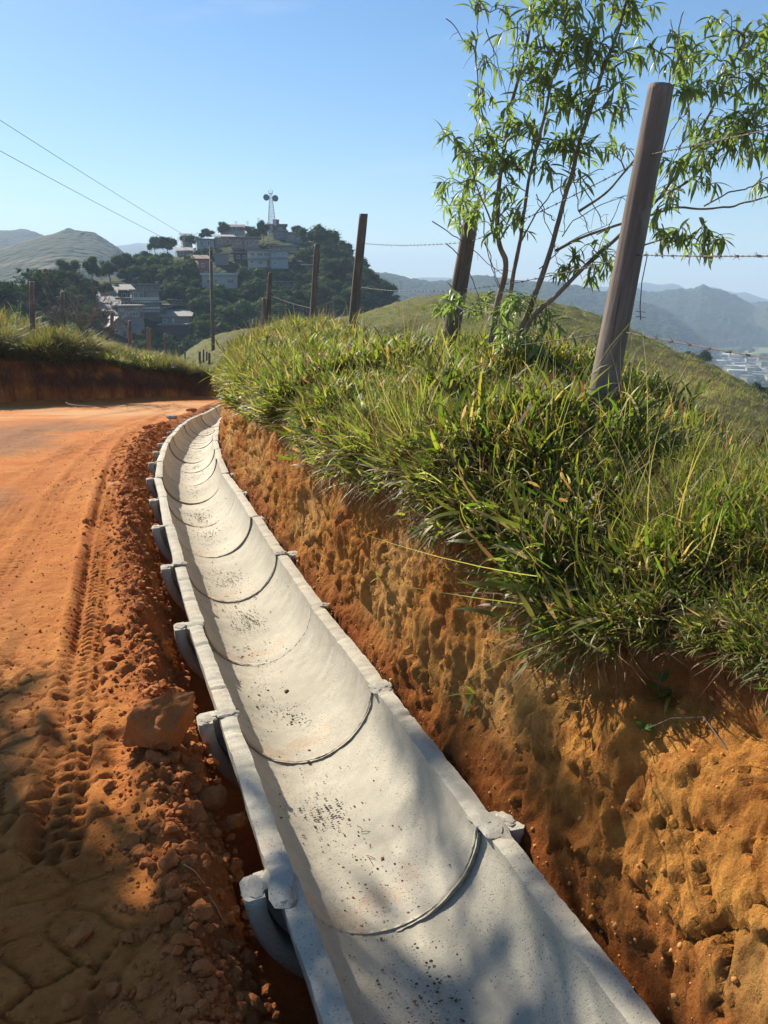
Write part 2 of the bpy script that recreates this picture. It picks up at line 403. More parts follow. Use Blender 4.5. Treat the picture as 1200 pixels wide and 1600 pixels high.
def y_of_s(s): return np.interp(s, _ss, _yy)
def s_of_y(y): return np.interp(y, _yy, _ss)
def path(s):
    y = y_of_s(s); x = c_of_y(y); h = np.interp(s, _ss, _hd); return x, y, np.sin(h), np.cos(h)
def ddist(x, y):                        # signed distance from the ditch centre, + on the bank side
    h = np.interp(y, _yy, _hd); return (x - c_of_y(y)) * np.cos(h)
S0 = float(s_of_y(1.97))

# left bank foot
LA = np.array((-11.4, 22.9)); LB = np.array((-6.15, 25.3)); LD = (LB - LA) / np.linalg.norm(LB - LA); LN = np.array((-LD[1], LD[0]))

# ================================================================== THE ROAD
TRACKS = []
for pl, wdt, amp in (([(88, 1330), (112, 1180), (131, 1060), (141, 960), (150, 870), (163, 790), (184, 712), (215, 672), (262, 645)], .080, .034),
                     ([(60, 1330), (92, 1180), (112, 1060), (124, 960), (136, 870), (150, 790), (172, 712), (205, 672)], .05, .014),
                     ([(138, 1180), (156, 1060), (163, 960), (170, 870), (180, 790), (198, 712), (225, 672)], .05, .012),
                     ([(-260, 1100), (-110, 950), (-20, 850), (50, 760), (110, 705), (190, 662), (260, 638)], .14, .012),
                     ([(-150, 1100), (-20, 950), (50, 850), (100, 760), (150, 705), (215, 662), (285, 637)], .10, .010),
                     ([(-420, 950), (-200, 800), (-60, 720), (60, 672), (180, 645), (280, 632)], .20, .016)):
    P_ = np.array([ground_at(a, b)[:2] for a, b in pl]); n_ = 200
    u = np.linspace(0, len(P_) - 1, n_); P_ = np.stack([np.interp(u, range(len(P_)), P_[:, i]) for i in (0, 1)], -1)
    k_ = np.hanning(31); k_ /= k_.sum(); P_ = np.stack([np.convolve(np.pad(P_[:, i], 15, mode='reflect', reflect_type='odd'), k_, 'valid') for i in (0, 1)], -1)
    TRACKS.append((P_, wdt, amp))
def soil_drop(y):                       # how far the loose earth lies below the rim of the ditch
    return np.interp(y, [-3, 1.0, 1.9, 2.15, 2.4, 2.9, 3.1, 3.6, 4.6, 6, 8, 11, 20], [.26, .26, .24, .15, .11, .10, .22, .28, .26, .22, .12, .07, .05])
def road_rel(x, y):
    """height of the road above the plane z = -0.02 y, and its colour masks"""
    dl = -ddist(x, y)
    dist = np.hypot(x, y)
    big = .03 * fbm(x * .35, y * .35, 0, 3, 3)
    z = big + .012 * fbm(x * 1.7, y * 1.7, 0, 4, 5)
    D = soil_drop(y)
    edge = .64 + .07 * fbm(x * 1.4, y * 1.4, 0, 3, 8)
    t = smooth(.42, edge, dl)
    z = z * t + (-D) * (1 - t)
    heap = np.exp(-((dl - .63) / .10) ** 2)
    z += heap * (.035 + .03 * fbm(x * 2.2, y * 2.2, 0, 3, 11))
    loose = smooth(.42, .52, dl) * (1 - smooth(.62, .78, dl + .08 * fbm(x * 1.5, y * 1.5, 0, 3, 9)))
    d1, d2, rid = cells(x * 11, y * 11, 3)
    e1, e2, rid2 = cells(x * 26 + 4, y * 26, 5)
    z += (1 - loose) * (.0035 * fbm(x * 13, y * 13, 0, 4, 19) + .006 * ridged(x * 3.1, y * 2.3, 0, 3, 29) * smooth(0, .4, fbm(x * .6, y * .6, 0, 2, 39)))
    z += loose * (.042 * np.clip(d2 - d1, 0, .5) * 2 * rid + .018 * np.clip(e2 - e1, 0, .5) * 2 * rid2 - .012) + loose * .012 * fbm(x * 30, y * 30, 0, 2, 23)
    z += loose * .030 * fbm(x * 8, y * 8, 0, 5, 21, .65)
    # dried crust breaking up next to the loose earth, near the camera
    crust = smooth(.68, .85, dl) * (1 - smooth(1.6, 2.0, dl)) * (1 - smooth(3.0, 3.9, y)) * smooth(-.35, .05, fbm(x * 1.1, y * 1.1, 0, 2, 31))
    g1, g2, gid = cells(x * 7 + .5 * fbm(x * 4, y * 4, 0, 2, 2), y * 7 + .5 * fbm(x * 4 + 9, y * 4, 0, 2, 2), 14)
    z += crust * (.010 * gid - .024 * (1 - smooth(.0, .10, g2 - g1))) + (1 - smooth(3.5, 5, y)) * .005 * fbm(x * 28, y * 28, 0, 3, 33, .65)
    # small crumbs everywhere
    h1, h2, hid = cells(x * 34, y * 34, 41)
    z += (1 - loose) * .008 * smooth(.55, .9, hid) * (1 - smooth(.1, .42, h1)) * smooth(-.25, .3, fbm(x * .9, y * .9, 0, 3, 15))
    # wheel ruts with lug marks
    wt = np.zeros_like(x)
    for (P_, wdt, amp) in TRACKS:
        lo, hi = P_.min(0) - .4, P_.max(0) + .4
        m = (x > lo[0]) & (x < hi[0]) & (y > lo[1]) & (y < hi[1])
        if not m.any(): continue
        xs, ys = x[m], y[m]; best = np.full(xs.shape, 9.0); arc = np.zeros(xs.shape); sgn = np.zeros(xs.shape)
        seg = np.concatenate([[0], np.cumsum(np.hypot(*np.diff(P_, axis=0).T))])
        for i in range(0, len(P_) - 1, 2):
            j = min(i + 2, len(P_) - 1)
            d = P_[j] - P_[i]; L = np.hypot(*d) + 1e-9; d = d / L
            rx, ry = xs - P_[i][0], ys - P_[i][1]
            tt = np.clip(rx * d[0] + ry * d[1], 0, L); ex, ey = rx - tt * d[0], ry - tt * d[1]
            dd = np.hypot(ex, ey); c = dd < best
            best = np.where(c, dd, best); arc = np.where(c, seg[i] + tt, arc); sgn = np.where(c, d[0] * ry - d[1] * rx, sgn)
        prof = np.exp(-(best / wdt) ** 4)
        per = .062
        ph = (arc + .35 * np.abs(sgn)) / per
        lug = smooth(-.15, .35, np.sin(2 * math.pi * ph)) * smooth(-1.1, -.3, fbm(xs * 5, ys * 5, 0, 2, 3))
        rows = .5 + .5 * np.cos(sgn / .058 * 2 * math.pi)
        wear = .45 + .9 * smooth(-.3, .35, fbm(xs * 1.3, ys * 1.3, 0, 2, 77))
        wt[m] = np.maximum(wt[m], prof * (.5 + .5 * lug)); amp = amp * (1 + .05 * np.hypot(xs, ys))
        z[m] += -amp * .35 * prof * wear - amp * prof * lug * rows * wear + .35 * amp * np.exp(-((best - wdt * 1.35) / (.35 * wdt)) ** 2)
    # road shoulder before the left bank
    lb = (x - LA[0]) * LN[0] + (y - LA[1]) * LN[1]
    z += .05 * smooth(-.6, 0, lb)
    gravel = smooth(1.45, 2.0, dl + .4 * fbm(x * .8, y * .8, 0, 3, 51)) * smooth(4.4, 6.2, y) * (1 - smooth(13, 17, y + 2 * fbm(x * .5, y * .5, 0, 2, 6)))
    gravel = gravel * smooth(-.45, .1, fbm(x * .7 + 5, y * .5, 0, 4, 61))
    pale = smooth(-9, -5.5, lb) * smooth(12, 16, y) * (1 - smooth(-2.5, -1, lb)) * smooth(-.35, .2, fbm(x * .6, y * .9, 0, 3, 71)) * .8 + .35 * smooth(.1, .5, fbm(x * .5, y * .35 + 4, 0, 3, 81)) * (1 - loose)
    return z, np.stack([gravel * .8, np.clip(loose * .8 + .45 * wt + .25 * smooth(.0, .5, fbm(x * .8, y * .8, 0, 4, 91)), 0, 1), np.clip(pale, 0, 1)], -1)

xs_ = [-27.0]
while xs_[-1] < .95: xs_.append(xs_[-1] + max(.0125, .0125 + .022 * max(0, -3.0 - xs_[-1])))
ys_ = [.75]
while ys_[-1] < 33: ys_.append(ys_[-1] + (.0046 * max(1.7, ys_[-1]) if ys_[-1] < 7 else .0075 * ys_[-1]))
gx, gy = np.meshgrid(np.array(xs_), np.array(ys_))
zr, cm = road_rel(gx.ravel(), gy.ravel())
zr = zr.reshape(gx.shape); cm = cm.reshape(*gx.shape, 3)
dd_ = ddist(gx, gy)
trench = smooth(-.46, -.38, dd_)
zz = slope_z(gy) + zr * (1 - trench) + trench * -.62
road = link('dirt_road', grid_mesh('dirt_road', gx, gy, zz, cm), M['soil']); tag(road, kind='structure')
def road_z(x, y):
    z, _ = road_rel(np.array([x], float), np.array([y], float)); return float(z[0] + slope_z(y))
# the rest of the road behind and beside the camera, coarser
gx2, gy2 = np.meshgrid(np.linspace(-15, 1.2, 50), np.linspace(-9, .75, 60))
z2 = np.where(ddist(gx2, gy2) > -.5, -.62, slope_z(gy2) - .004)
tag(link('dirt_road', grid_mesh('dirt_road', gx2, gy2, z2, np.zeros((*gx2.shape, 3))), M['soil']), kind='structure')

# ================================================================== THE RIGHT BANK
PN = np.array([(-.12, -.60), (0, -.42), (.03, -.10), (.10, .10), (.26, .36), (.44, .58), (.62, .75), (.85, .92), (1.07, 1.00), (1.4, .96), (1.9, .80), (3, .40), (5, -.1)])
PF = np.array([(-.12, -.60), (0, -.42), (.03, -.10), (.08, .16), (.15, .46), (.24, .72), (.36, .90), (.62, 1.02), (1.1, 1.13), (1.6, 1.19), (2.2, 1.10), (3.2, .70), (5, .0)])
def bank_profile(y, n):
    f = smooth(1.7, 3.4, y); far = smooth(7.5, 14, y)
    f2 = smooth(2.7, 4.6, y); ff = np.array([f] * 8 + [f2] * 5)[:, None]; P_ = PN * (1 - ff) + PF * ff
    P_ = np.stack([P_[:, 0], np.where(P_[:, 1] > 0, P_[:, 1] * (1 + .42 * far), P_[:, 1])], -1)
    seg = np.concatenate([[0], np.cumsum(np.hypot(*np.diff(P_, axis=0).T))]); 
    t = np.linspace(0, 1, n); t = (t ** 1.45) * seg[-1]
    w = np.interp(t, seg, P_[:, 0]); z = np.interp(t, seg, P_[:, 1])
    k = np.hanning(9); k /= k.sum()
    w = np.convolve(np.pad(w, 4, mode='reflect', reflect_type='odd'), k, 'valid'); z = np.convolve(np.pad(z, 4, mode='reflect', reflect_type='odd'), k, 'valid')
    return w, z
NB = 280
sv = [float(s_of_y(-2.5))]
while sv[-1] < s_of_y(27.5):
    y = float(y_of_s(sv[-1])); sv.append(sv[-1] + (.0115 if .9 < y < 3.5 else (.05 if y < .9 else .0115 + (y - 3.5) * .004)))
sv = np.array(sv); NS = len(sv)
Wg = np.zeros((NS, NB)); Zg = np.zeros((NS, NB))
for i, s in enumerate(sv): Wg[i], Zg[i] = bank_profile(float(y_of_s(s)), NB)
Sg = np.repeat(sv[:, None], NB, 1); Yg = y_of_s(Sg)
tw = np.gradient(Wg, axis=1); tz = np.gradient(Zg, axis=1); tl = np.hypot(tw, tz) + 1e-9
nw, nz_ = -tz / tl, tw / tl
face = smooth(-.15, .12, Zg) * (1 - smooth(.62, 1.0, Wg))
low = 1 - smooth(-.05, .15, Zg)
zthr = (.60 + .08 * (1 - smooth(1.3, 2.1, Yg)) + .20 * smooth(1.7, 3.4, Yg)) + .15 * fbm(Sg * 1.3, Sg * 0, 0, 3, 5) - .10 * np.exp(-((Yg - 2.05) / .22) ** 2)          # where the grass begins
h = Zg
q_ = Sg - .55 * h                                                # scrape direction: down the face and towards the camera
disp = face * (.045 * fbm(Sg * 1.2, h * .8, Wg, 3, 101) + .040 * ridged(q_ * 2.1, h * .5, 0, 3, 111) + .020 * ridged(q_ * 7, h * .9, 0, 3, 113)
               + .016 * fbm(q_ * 42, h * 4, 0, 4, 115) * smooth(-.3, .3, fbm(Sg * 1.6, h * 1.6, 0, 2, 116)) + .024 * fbm(Sg * 11, h * 8, Wg * 3, 5, 121, .68))
wx, wy = Sg + .10 * fbm(Sg * 4, h * 4, 0, 3, 2), h + .10 * fbm(Sg * 4 + 7, h * 4, 0, 3, 4)
c1, c2, cid = cells(wx * 3.2 - wy * 1.2, wy * 7, 131)
disp += face * (.040 * cid * smooth(0, .07, c2 - c1) - .016)
e1, e2, eid = cells(wx * 13, wy * 17, 137)
disp += face * .012 * eid * smooth(0, .15, e2 - e1) * smooth(-.1, .3, fbm(Sg * 2, h * 2, 0, 3, 139))
disp += (.015 * fbm(Sg * 34, h * 30, Wg * 20, 4, 141, .65)) * np.maximum(face, .35)
# the turf lip overhangs a little, the cut is undercut beneath it
lip = np.exp(-((Zg - zthr - .02) / .05) ** 2); under = np.exp(-((Zg - zthr + .10) / .07) ** 2)
disp += lip * .045 - under * .05 * (1 + .6 * fbm(Sg * 3, Sg * 0, 0, 3, 7))
disp += (1 - face) * smooth(.5, .9, Wg) * .05 * fbm(Sg * 1.1, Wg * 1.1, 0, 4, 151)
# a crumbly toe beside the ditch
disp += np.exp(-((Zg + .02) / .09) ** 2) * (.03 + .05 * np.clip(fbm(Sg * 3.5, h * 3, 0, 4, 161), -.5, 1))
Wd = Wg + nw * disp; Zd = Zg + nz_ * disp
px_, py_, ts_, tc_ = path(Sg)
off = .40 + Wd
BX = px_ + tc_ * off; BY = py_ - ts_ * off; BZ = Zd + slope_z(py_)
vein = smooth(.05, .45, fbm(Sg * 1.5 + .6 * h, h * .7, 0, 4, 171)) * face * smooth(.0, .15, Zg)
topsoil = smooth(-.15, .06, Zg - zthr + .08 * fbm(Sg * 5, h * 5, 0, 3, 181))
foot_dark = (1 - smooth(-.05, .22, Zg + .12 * fbm(Sg * 2, h * 2, 0, 3, 191)))  # darker colour towards the foot of the cut
bank = link('cut_bank', grid_mesh('cut_bank', BX, BY, BZ, np.stack([np.clip(topsoil, 0, 1), np.clip(foot_dark, 0, 1) * .85, np.clip(vein, 0, 1) * .55], -1), flip=False), M['cut'])
tag(bank, kind='structure')

# ================================================================== CONCRETE CHANNEL SEGMENTS
RI, TH = .300, .066
def channel_mesh(seed, nA=56, nM=44, taper=.0045, L=1.0):
    """inner surface, rims, outer surface and end faces of a half pipe, axis +y from 0 to L; rim at z=0"""
    ax = np.linspace(0, L, nA); th = np.linspace(0, math.pi, nM)      # theta 0 = right rim, pi = left rim
    rin = RI - taper * (1 - ax / L)
    # section: inner from right rim to left rim, rim top, outer back, rim top
    sec = []
    for t in th: sec.append(('i', t))
    for q in (.33, .66): sec.append(('l', q))
    for t in np.linspace(math.pi, 0, 24): sec.append(('o', t))
    for q in (.33, .66): sec.append(('r', q))
    K = len(sec); V = np.zeros((nA, K, 3))
    for j, (k, q) in enumerate(sec):
        if k == 'i': x, z = rin * math.cos(q), -rin * math.sin(q)
        elif k == 'o': x, z = np.full(nA, (RI + TH) * math.cos(q)), np.full(nA, -(RI + TH) * math.sin(q))
        elif k == 'l': x, z = -(rin + (RI + TH - rin) * q), np.zeros(nA) + .004
        else: x, z = (RI + TH) + (rin - RI - TH) * q, np.zeros(nA) + .004
        V[:, j] = np.stack([x, ax, z], -1)
    g = V.reshape(-1, 3)
    nn = fbm(g[:, 0] * 5, g[:, 1] * 5 + seed * 9, g[:, 2] * 5, 4, seed)
    n2 = fbm(g[:, 0] * 22, g[:, 1] * 22 + seed * 9, g[:, 2] * 22, 3, seed + 3)
    rad = np.hypot(g[:, 0], g[:, 2]); inward = np.stack([g[:, 0] / rad, 0 * rad, g[:, 2] / rad], -1)
    g = g + inward * (nn * .006 + n2 * .0018)[:, None]
    isrim = np.tile(np.array([1.0 if (k in 'lr' or q < .04 or q > math.pi - .04) else 0.0 for k, q in sec]), nA)
    chip = fbm(g[:, 1] * 14 + seed * 7, g[:, 0] * 6, 0, 4, seed + 8)
    g[:, 2] += isrim * (.0045 * chip - .010 * smooth(.25, .6, chip) + .0045 * fbm(g[:, 1] * 45 + seed, g[:, 0] * 45, 0, 3, seed + 5)) + .004 * np.sin(g[:, 1] * 2.2 + seed) * isrim
    F = []
    for i in range(nA - 1):
        for j in range(K): F.append((i * K + j, (i + 1) * K + j, (i + 1) * K + (j + 1) % K, i * K + (j + 1) % K))
    V2 = [g]
    # end faces
    base = nA * K
    for i, fl in ((0, 0), (nA - 1, 1)):
        ring = [i * K + j for j in range(K)]
        m = min(nM, 24)
        inn = [i * K + int(round(a)) for a in np.linspace(0, nM - 1, 24)]; out = [i * K + nM + 2 + (23 - a) for a in range(24)]
        for a in range(23):
            q = (inn[a], out[a], out[a + 1], inn[a + 1]); F.append(q if fl == 0 else q[::-1])
    me = mesh_np('channel', np.concatenate(V2), np.array(F)[:, ::-1], True); me.set_sharp_from_angle(angle=R(38))
    yv = g[:, 1]; sm = np.clip(np.exp(-((yv - .0) / .035) ** 2) + np.exp(-((yv - L) / .055) ** 2), 0, 1) * (1 - .5 * isrim)
    ca = me.color_attributes.new('smear', 'FLOAT_COLOR', 'POINT'); c4 = np.ones((len(g), 4), np.float32); c4[:, :3] = sm[:, None]; ca.data.foreach_set('color', c4.ravel()); return me
def ring_mesh(seed, r0, r1, y0, y1, a0=0.0, a1=math.pi, nM=40, z0=0.0, rough=.006, name='bell'):
    """a half ring with a rectangular section"""
    th = np.linspace(a0, a1, nM); V = []; F = []
    sec = [(r0, y0), (r1 - .01, y0), (r1, y0 + .012), (r1, y1 - .02), (r1 - .015, y1), (r0, y1)]
    K = len(sec)
    for t in th:
        for r, y in sec: V.append((r * math.cos(t), y, -r * math.sin(t) + z0))
    V = np.array(V)
    for i in range(nM - 1):
        for j in range(K): F.append((i * K + j, i * K + (j + 1) % K, (i + 1) * K + (j + 1) % K, (i + 1) * K + j))
    nq = len(F)
    nn = fbm(V[:, 0] * 9 + seed, V[:, 1] * 9, V[:, 2] * 9, 4, seed); n2 = fbm(V[:, 0] * 40, V[:, 1] * 40, V[:, 2] * 40 + seed, 2, seed)
    rad = np.hypot(V[:, 0], V[:, 2]) + 1e-6
    V += np.stack([V[:, 0] / rad, 0 * rad, V[:, 2] / rad], -1) * (nn * rough + n2 * rough * .3)[:, None]
    V[:, 1] += n2 * rough
    me = bpy.data.meshes.new(name)
    me.from_pydata(V.tolist(), [], F + [tuple(range(K)), tuple((nM - 1) * K + j for j in range(K - 1, -1, -1))])
    bm = bmesh.new(); bm.from_mesh(me); bmesh.ops.recalc_face_normals(bm, faces=bm.faces); bm.to_mesh(me); bm.free()
    me.polygons.foreach_set('use_smooth', np.array([True] * nq + [False, False])); me.update(); return me
def lump_mesh(seed, sx, sy, sz, sub=3, rough=.35, name='mortar'):
    V, F = rock_np(sub, seed, rough, 11); V = V + .20 * np.stack([fbm(V[:, 0] * 5 + i * 9, V[:, 1] * 5 + seed, V[:, 2] * 5, 3, seed + i) for i in range(3)], -1); V = V * (sx, sy, sz) * (1 + .0 * V); me = mesh_np(name, V, F, True); me.set_sharp_from_angle(angle=R(28)); return me

chan_far = [channel_mesh(100 + i, 24, 28) for i in range(4)]
bell_far = [ring_mesh(200 + i, .395, .452, -.045, .055, .02, math.pi - .02, 24) for i in range(3)]
joint_far = [ring_mesh(300 + i, RI - .004, RI + .006, -.010, .008, .04, math.pi - .04, 40, 0, .004, 'joint') for i in range(3)]
ordn = ['first', 'second', 'third', 'fourth', 'fifth', 'sixth', 'seventh', 'eighth', 'ninth', 'tenth', 'eleventh', 'twelfth', 'thirteenth', 'fourteenth', 'fifteenth', 'sixteenth', 'seventeenth', 'eighteenth', 'nineteenth', 'twentieth', 'twenty-first', 'twenty-second']
seg_lab = {
    -1: 'concrete channel segment at the very bottom of the photo, nearest the camera',
    0: 'long pale concrete channel segment with orange mud stains and tree shadows on its floor',
    1: 'concrete channel segment beside the big red rock, with dappled shade on its right wall',
    2: 'concrete channel segment just beyond the big red rock, with gravel scattered along its floor',
    3: 'concrete channel segment with dark twigs on its floor, third joint beyond the red rock'}
for k in range(-2, 22):
    s0, s1 = S0 + k * 1.0, S0 + (k + 1) * 1.0
    x0, y0, _, _ = path(s0); x1, y1, _, _ = path(s1)
    hd = math.atan2(x1 - x0, y1 - y0); Lc = math.hypot(x1 - x0, y1 - y0)
    lab = seg_lab.get(k) or ('concrete channel segment behind the camera' if k < -1 else
          '%s concrete channel segment beyond the big red rock, on the %s' % (ordn[k - 1], 'straight run' if k < 8 else 'far downhill run'))
    if k == 21: lab = 'farthest concrete channel segment, half hidden by the grassy bank at the bend'
    t = thing('concrete_channel_segment', lab, 'drainage channel', (x0, y0, slope_z(y0) + .0035 * math.sin(k * 2.3)), (math.atan2(slope_z(y1) - slope_z(y0), Lc), 0, -hd + .012 * math.sin(k * 1.7)), 'precast concrete half-pipe segments of the roadside ditch')
    near = k < 4
    link('channel', channel_mesh(20 + k, 90 if k < 2 else 56, 64 if k < 2 else 48) if near else chan_far[k % 4], M['concrete'], t)
    b = link('bell', ring_mesh(60 + k, .395, .452, -.045, .055, .02, math.pi - .02, 48) if near else bell_far[k % 3], M['concrete'], t)
    # annular back wall that joins the bell to the pipe
    link('bell_shoulder', ring_mesh(80 + k, RI + TH - .01, .42, .035, .075, .05, math.pi - .05, 30, 0, .004, 'shoulder') if near else bpy.data.meshes.get('shoulder') or ring_mesh(85, RI + TH - .01, .42, .035, .075, .05, math.pi - .05, 30, 0, .004, 'shoulder'), M['concrete'], t)
    link('joint', ring_mesh(90 + k, RI - .0035, RI + .006, -.010, .008, .04, math.pi - .04, 120, 0, .005, 'joint') if near else joint_far[k % 3], M['mortar'], t)
    rr = random.Random(k + 50)
    for sd in (-1, 1):
        # mortar smeared over the rim and the top of the bell
        big = 1.1 if k in (0, 1) else 1.0
        link('mortar', lump_mesh(400 + k * 2 + sd, .050 * big, (.045 if k > 0 else .10) * rr.uniform(.8, 1.2) * big, .013 * big, 3 if near else 2), M['mortar'], t, (sd * (RI + TH * .55), rr.uniform(-.03, .02), -.002))
        link('mortar', lump_mesh(500 + k * 2 + sd, .036 * big, .044 * big, .013 * big, 3 if near else 2), M['mortar'], t, (sd * .418, rr.uniform(-.012, .01), -.012))

# gravel and twigs lying on the channel floor
V_, F_, n_ = [], [], 0
def lay(sv_, a, lift):                   # point on the inner wall; a = angle from the lowest line
    x, y, ts, tc = path(sv_); r = RI - .004 - lift
    return np.array((x + tc * r * math.sin(a), y - ts * r * math.sin(a), slope_z(y) - r * math.cos(a)))
ROCKS = [rock_np(1, 900 + i, .25, 8) for i in range(10)]
mbg = MB()
for k in range(-1, 16):
    nst = 210 if k < 2 else (170 if k < 6 else 80)
    for _ in range(nst):
        u = np.clip(rng.normal(.3 + .12 * ((k * 7) % 5), .20), .03, .97); a = rng.normal(-.02, .28)
        if rng.random() < .3: u = rng.random(); a = rng.normal(0, .6)
        sz = rng.choice([.0022, .003, .004, .006], p=[.45, .3, .2, .05]) * rng.uniform(.7, 1.3) * (1.2 if k > 4 else 1)
        Vr, Fr = ROCKS[rng.integers(10)]
        g = rng.uniform(.5, 1.0); cc = (.16 * g, .13 * g, .11 * g) if rng.random() < .7 else (.30, .13, .05)
        mbg.add(Vr * sz * (1.2, 1, .6) + lay(S0 + k + u, a, sz * .35), Fr, cc)
    for _ in range(12 if k > 1 else 4):
        p = lay(S0 + k + np.clip(rng.normal(.45, .12), 0, 1), rng.normal(0, .22), .003); an = rng.uniform(0, 6.3); l = rng.uniform(.015, .05)
        q = p + np.array((math.cos(an) * l, math.sin(an) * l, .004)); mbg.tube([p, (p + q) / 2 + (0, 0, .003), q], .0012, 3, (.10, .07, .05))
n = NM('channel_debris'); n.pbr(n.attr(), .9, None, .1); M['debris'] = n.m
for k, (u0, a0) in enumerate(((1.35, .05), (2.62, .1), (3.4, -.05), (-.35, .15), (.62, -.12), (4.7, .05), (5.35, 0), (2.2, -.2))):
    for _ in range((30, 110, 60, 50, 100, 30, 80, 25)[k]):
        p_ = lay(S0 + u0 + rng.normal(0, .05 + .02 * (k % 4)), a0 + rng.normal(0, .10 + .05 * (k % 3)), .001); Vr, Fr = ROCKS[rng.integers(10)]; mbg.add(Vr * rng.choice([.002, .0035, .005]) * (1.3, 1, .5) + p_, Fr, (.09, .07, .055))
tag(mbg.build('gravel_debris', M['debris']), 'dark grit and tiny twigs strewn along the floor of the concrete channel', 'gravel', kind='stuff')
for (u, a, sz, lb) in ((1.62, .18, .013, 'small dark pebble on the channel floor beside the big red rock'), (-.38, .05, .011, 'small brown pebble on the floor of the nearest channel segment'),
                       (.98, .0, .008, 'tiny reddish pebble just below the first joint past the orange stains')):
    Vr, Fr = rock_np(2, int(u * 100) + 700, .25, 5)
    tag(link('pebble', mesh_np('pebble', Vr * sz * (1.2, 1, .7), Fr), mat_plain('pebble', (.11, .075, .055), .9), None, lay(S0 + u, a, sz * .5)), lb, 'pebble')

# ================================================================== ROCKS AND CLODS BESIDE THE CHANNEL
def rock(name, label, x, y, size, seed, sink=.3, sub=4, mat='clod', rot=(0, 0, 0), group=None, facets=9, rough=.16):
    V, F = rock_np(sub, seed, rough, facets); V = V * size
    z = road_z(x, y) + size[2] * (1 - sink)
    me = mesh_np(name, V, F, True); me.set_sharp_from_angle(angle=R(20)); o = link(name, me, M[mat], None, (x, y, z), rot); return tag(o, label, name.replace('_', ' '), group)
g = ground_at(262, 1190, -.05)
rock('red_rock', 'big reddish-brown rock leaning beside the concrete channel, the largest on the roadside', g[0], g[1], (.105, .165, .125), 31, .42, 5, 'clod', (R(14), R(-16), R(-38)), None, 16, .26)
clods = [((330, 1245), .060, 'large dark clod between the big red rock and the channel rim'), ((305, 1290), .045, 'angular earth clod in the shade below the big red rock'),
         ((372, 1262), .040, 'reddish clod pressed against the channel wall below the red rock'), ((272, 1345), .026, 'flat clod beside the cracked crust of the road edge'),
         ((262, 1478), .028, 'rounded orange clod at the loose road edge, left of the mortar lump'), ((205, 1505), .022, 'pale orange clod at the edge of the cracked crust'),
         ((315, 1455), .034, 'rounded clod just left of the thick mortar lump'), ((385, 1525), .042, 'big clod against the channel wall below the mortar lump'),
         ((372, 1572), .030, 'orange clod at the bottom edge beside the channel wall'), ((290, 1520), .026, 'lumpy clod in the crumbly strip near the bottom of the photo'),
         ((238, 1392), .022, 'small clod resting on cracked crust beside the dry straw'), ((352, 1398), .032, 'wedge-shaped clod level with the mortar lump'),
         ((300, 1175), .030, 'small rock wedged under the right side of the big red rock'), ((222, 1162), .022, 'small dark clod at the left foot of the big red rock')]
for i, ((a, b), sz, lb) in enumerate(clods):
    g = ground_at(a, b, -.06)
    rock('earth_clod', lb, g[0], g[1], (sz * 1.15, sz * .95, sz * .8), 640 + i, .25, 3, 'clod', (rng.uniform(-.4, .4), rng.uniform(-.4, .4), rng.uniform(0, 6)), 'larger clods along the loose road edge', 14, .14)
# countless crumbs
C_V, C_F, n0 = [], [], 0
N_ = 12500
sy = 1.0 + 13 * rng.random(N_) ** 1.9
dl = np.where(rng.random(N_) < .80, np.clip(rng.normal(.56, .09, N_), .42, .85), np.clip(.55 + rng.exponential(.55, N_), .46, 4.0))
yy_ = sy; hh = np.interp(yy_, _yy, _hd); xx_ = c_of_y(yy_) - dl / np.cos(hh)
zz_, _ = road_rel(xx_, yy_); zz_ += slope_z(yy_)
szs = rng.choice([.003, .005, .009, .015, .026], p=[.34, .32, .21, .10, .03], size=N_) * rng.uniform(.7, 1.3, N_) * (1 + .05 * (yy_ - 1))
szs = np.where(dl > .95, np.minimum(szs, .008), szs)
for i in range(N_):
    sub1 = szs[i] > .012
    V, F = rock_np(2, 5000 + i % 60, .42, 14) if sub1 and yy_[i] < 5 else ROCKS[i % 10]
    an = rng.uniform(0, 6.3); ca, sa = math.cos(an), math.sin(an)
    V = V * szs[i] * (1.15, .95, .8); V = np.stack([V[:, 0] * ca - V[:, 1] * sa, V[:, 0] * sa + V[:, 1] * ca, V[:, 2]], -1)
    C_V.append(V + (xx_[i], yy_[i], zz_[i] + szs[i] * .25)); C_F.append(F + n0); n0 += len(V)
tag(link('loose_earth', mesh_np('loose_earth', np.concatenate(C_V), np.concatenate(C_F), False), M['clod']), 'crumbly red earth crumbs heaped between the road and the channel', 'loose earth', kind='stuff')
# crumbs at the toe of the cut
C_V, C_F, n0 = [], [], 0
for i in range(9500):
    ii = rng.integers(0, NS); 
    if BY[ii, 0] < .8: continue
    jj = int(np.clip(abs(rng.normal(0, 1)) * 75 + 12, 10, 200)); 
    sz = rng.choice([.002, .004, .008], p=[.55, .37, .08]) * rng.uniform(.7, 1.3) * (1 + .12 * BY[ii, jj])
    V, F = ROCKS[i % 10]; C_V.append(V * sz + (BX[ii, jj], BY[ii, jj], BZ[ii, jj] + sz * .1)); C_F.append(F + n0); n0 += len(V)
tag(link('loose_earth', mesh_np('loose_earth', np.concatenate(C_V), np.concatenate(C_F), True), M['cut_crumb']), 'small ochre crumbs clinging to the cut face of the right bank', 'loose earth', kind='stuff')

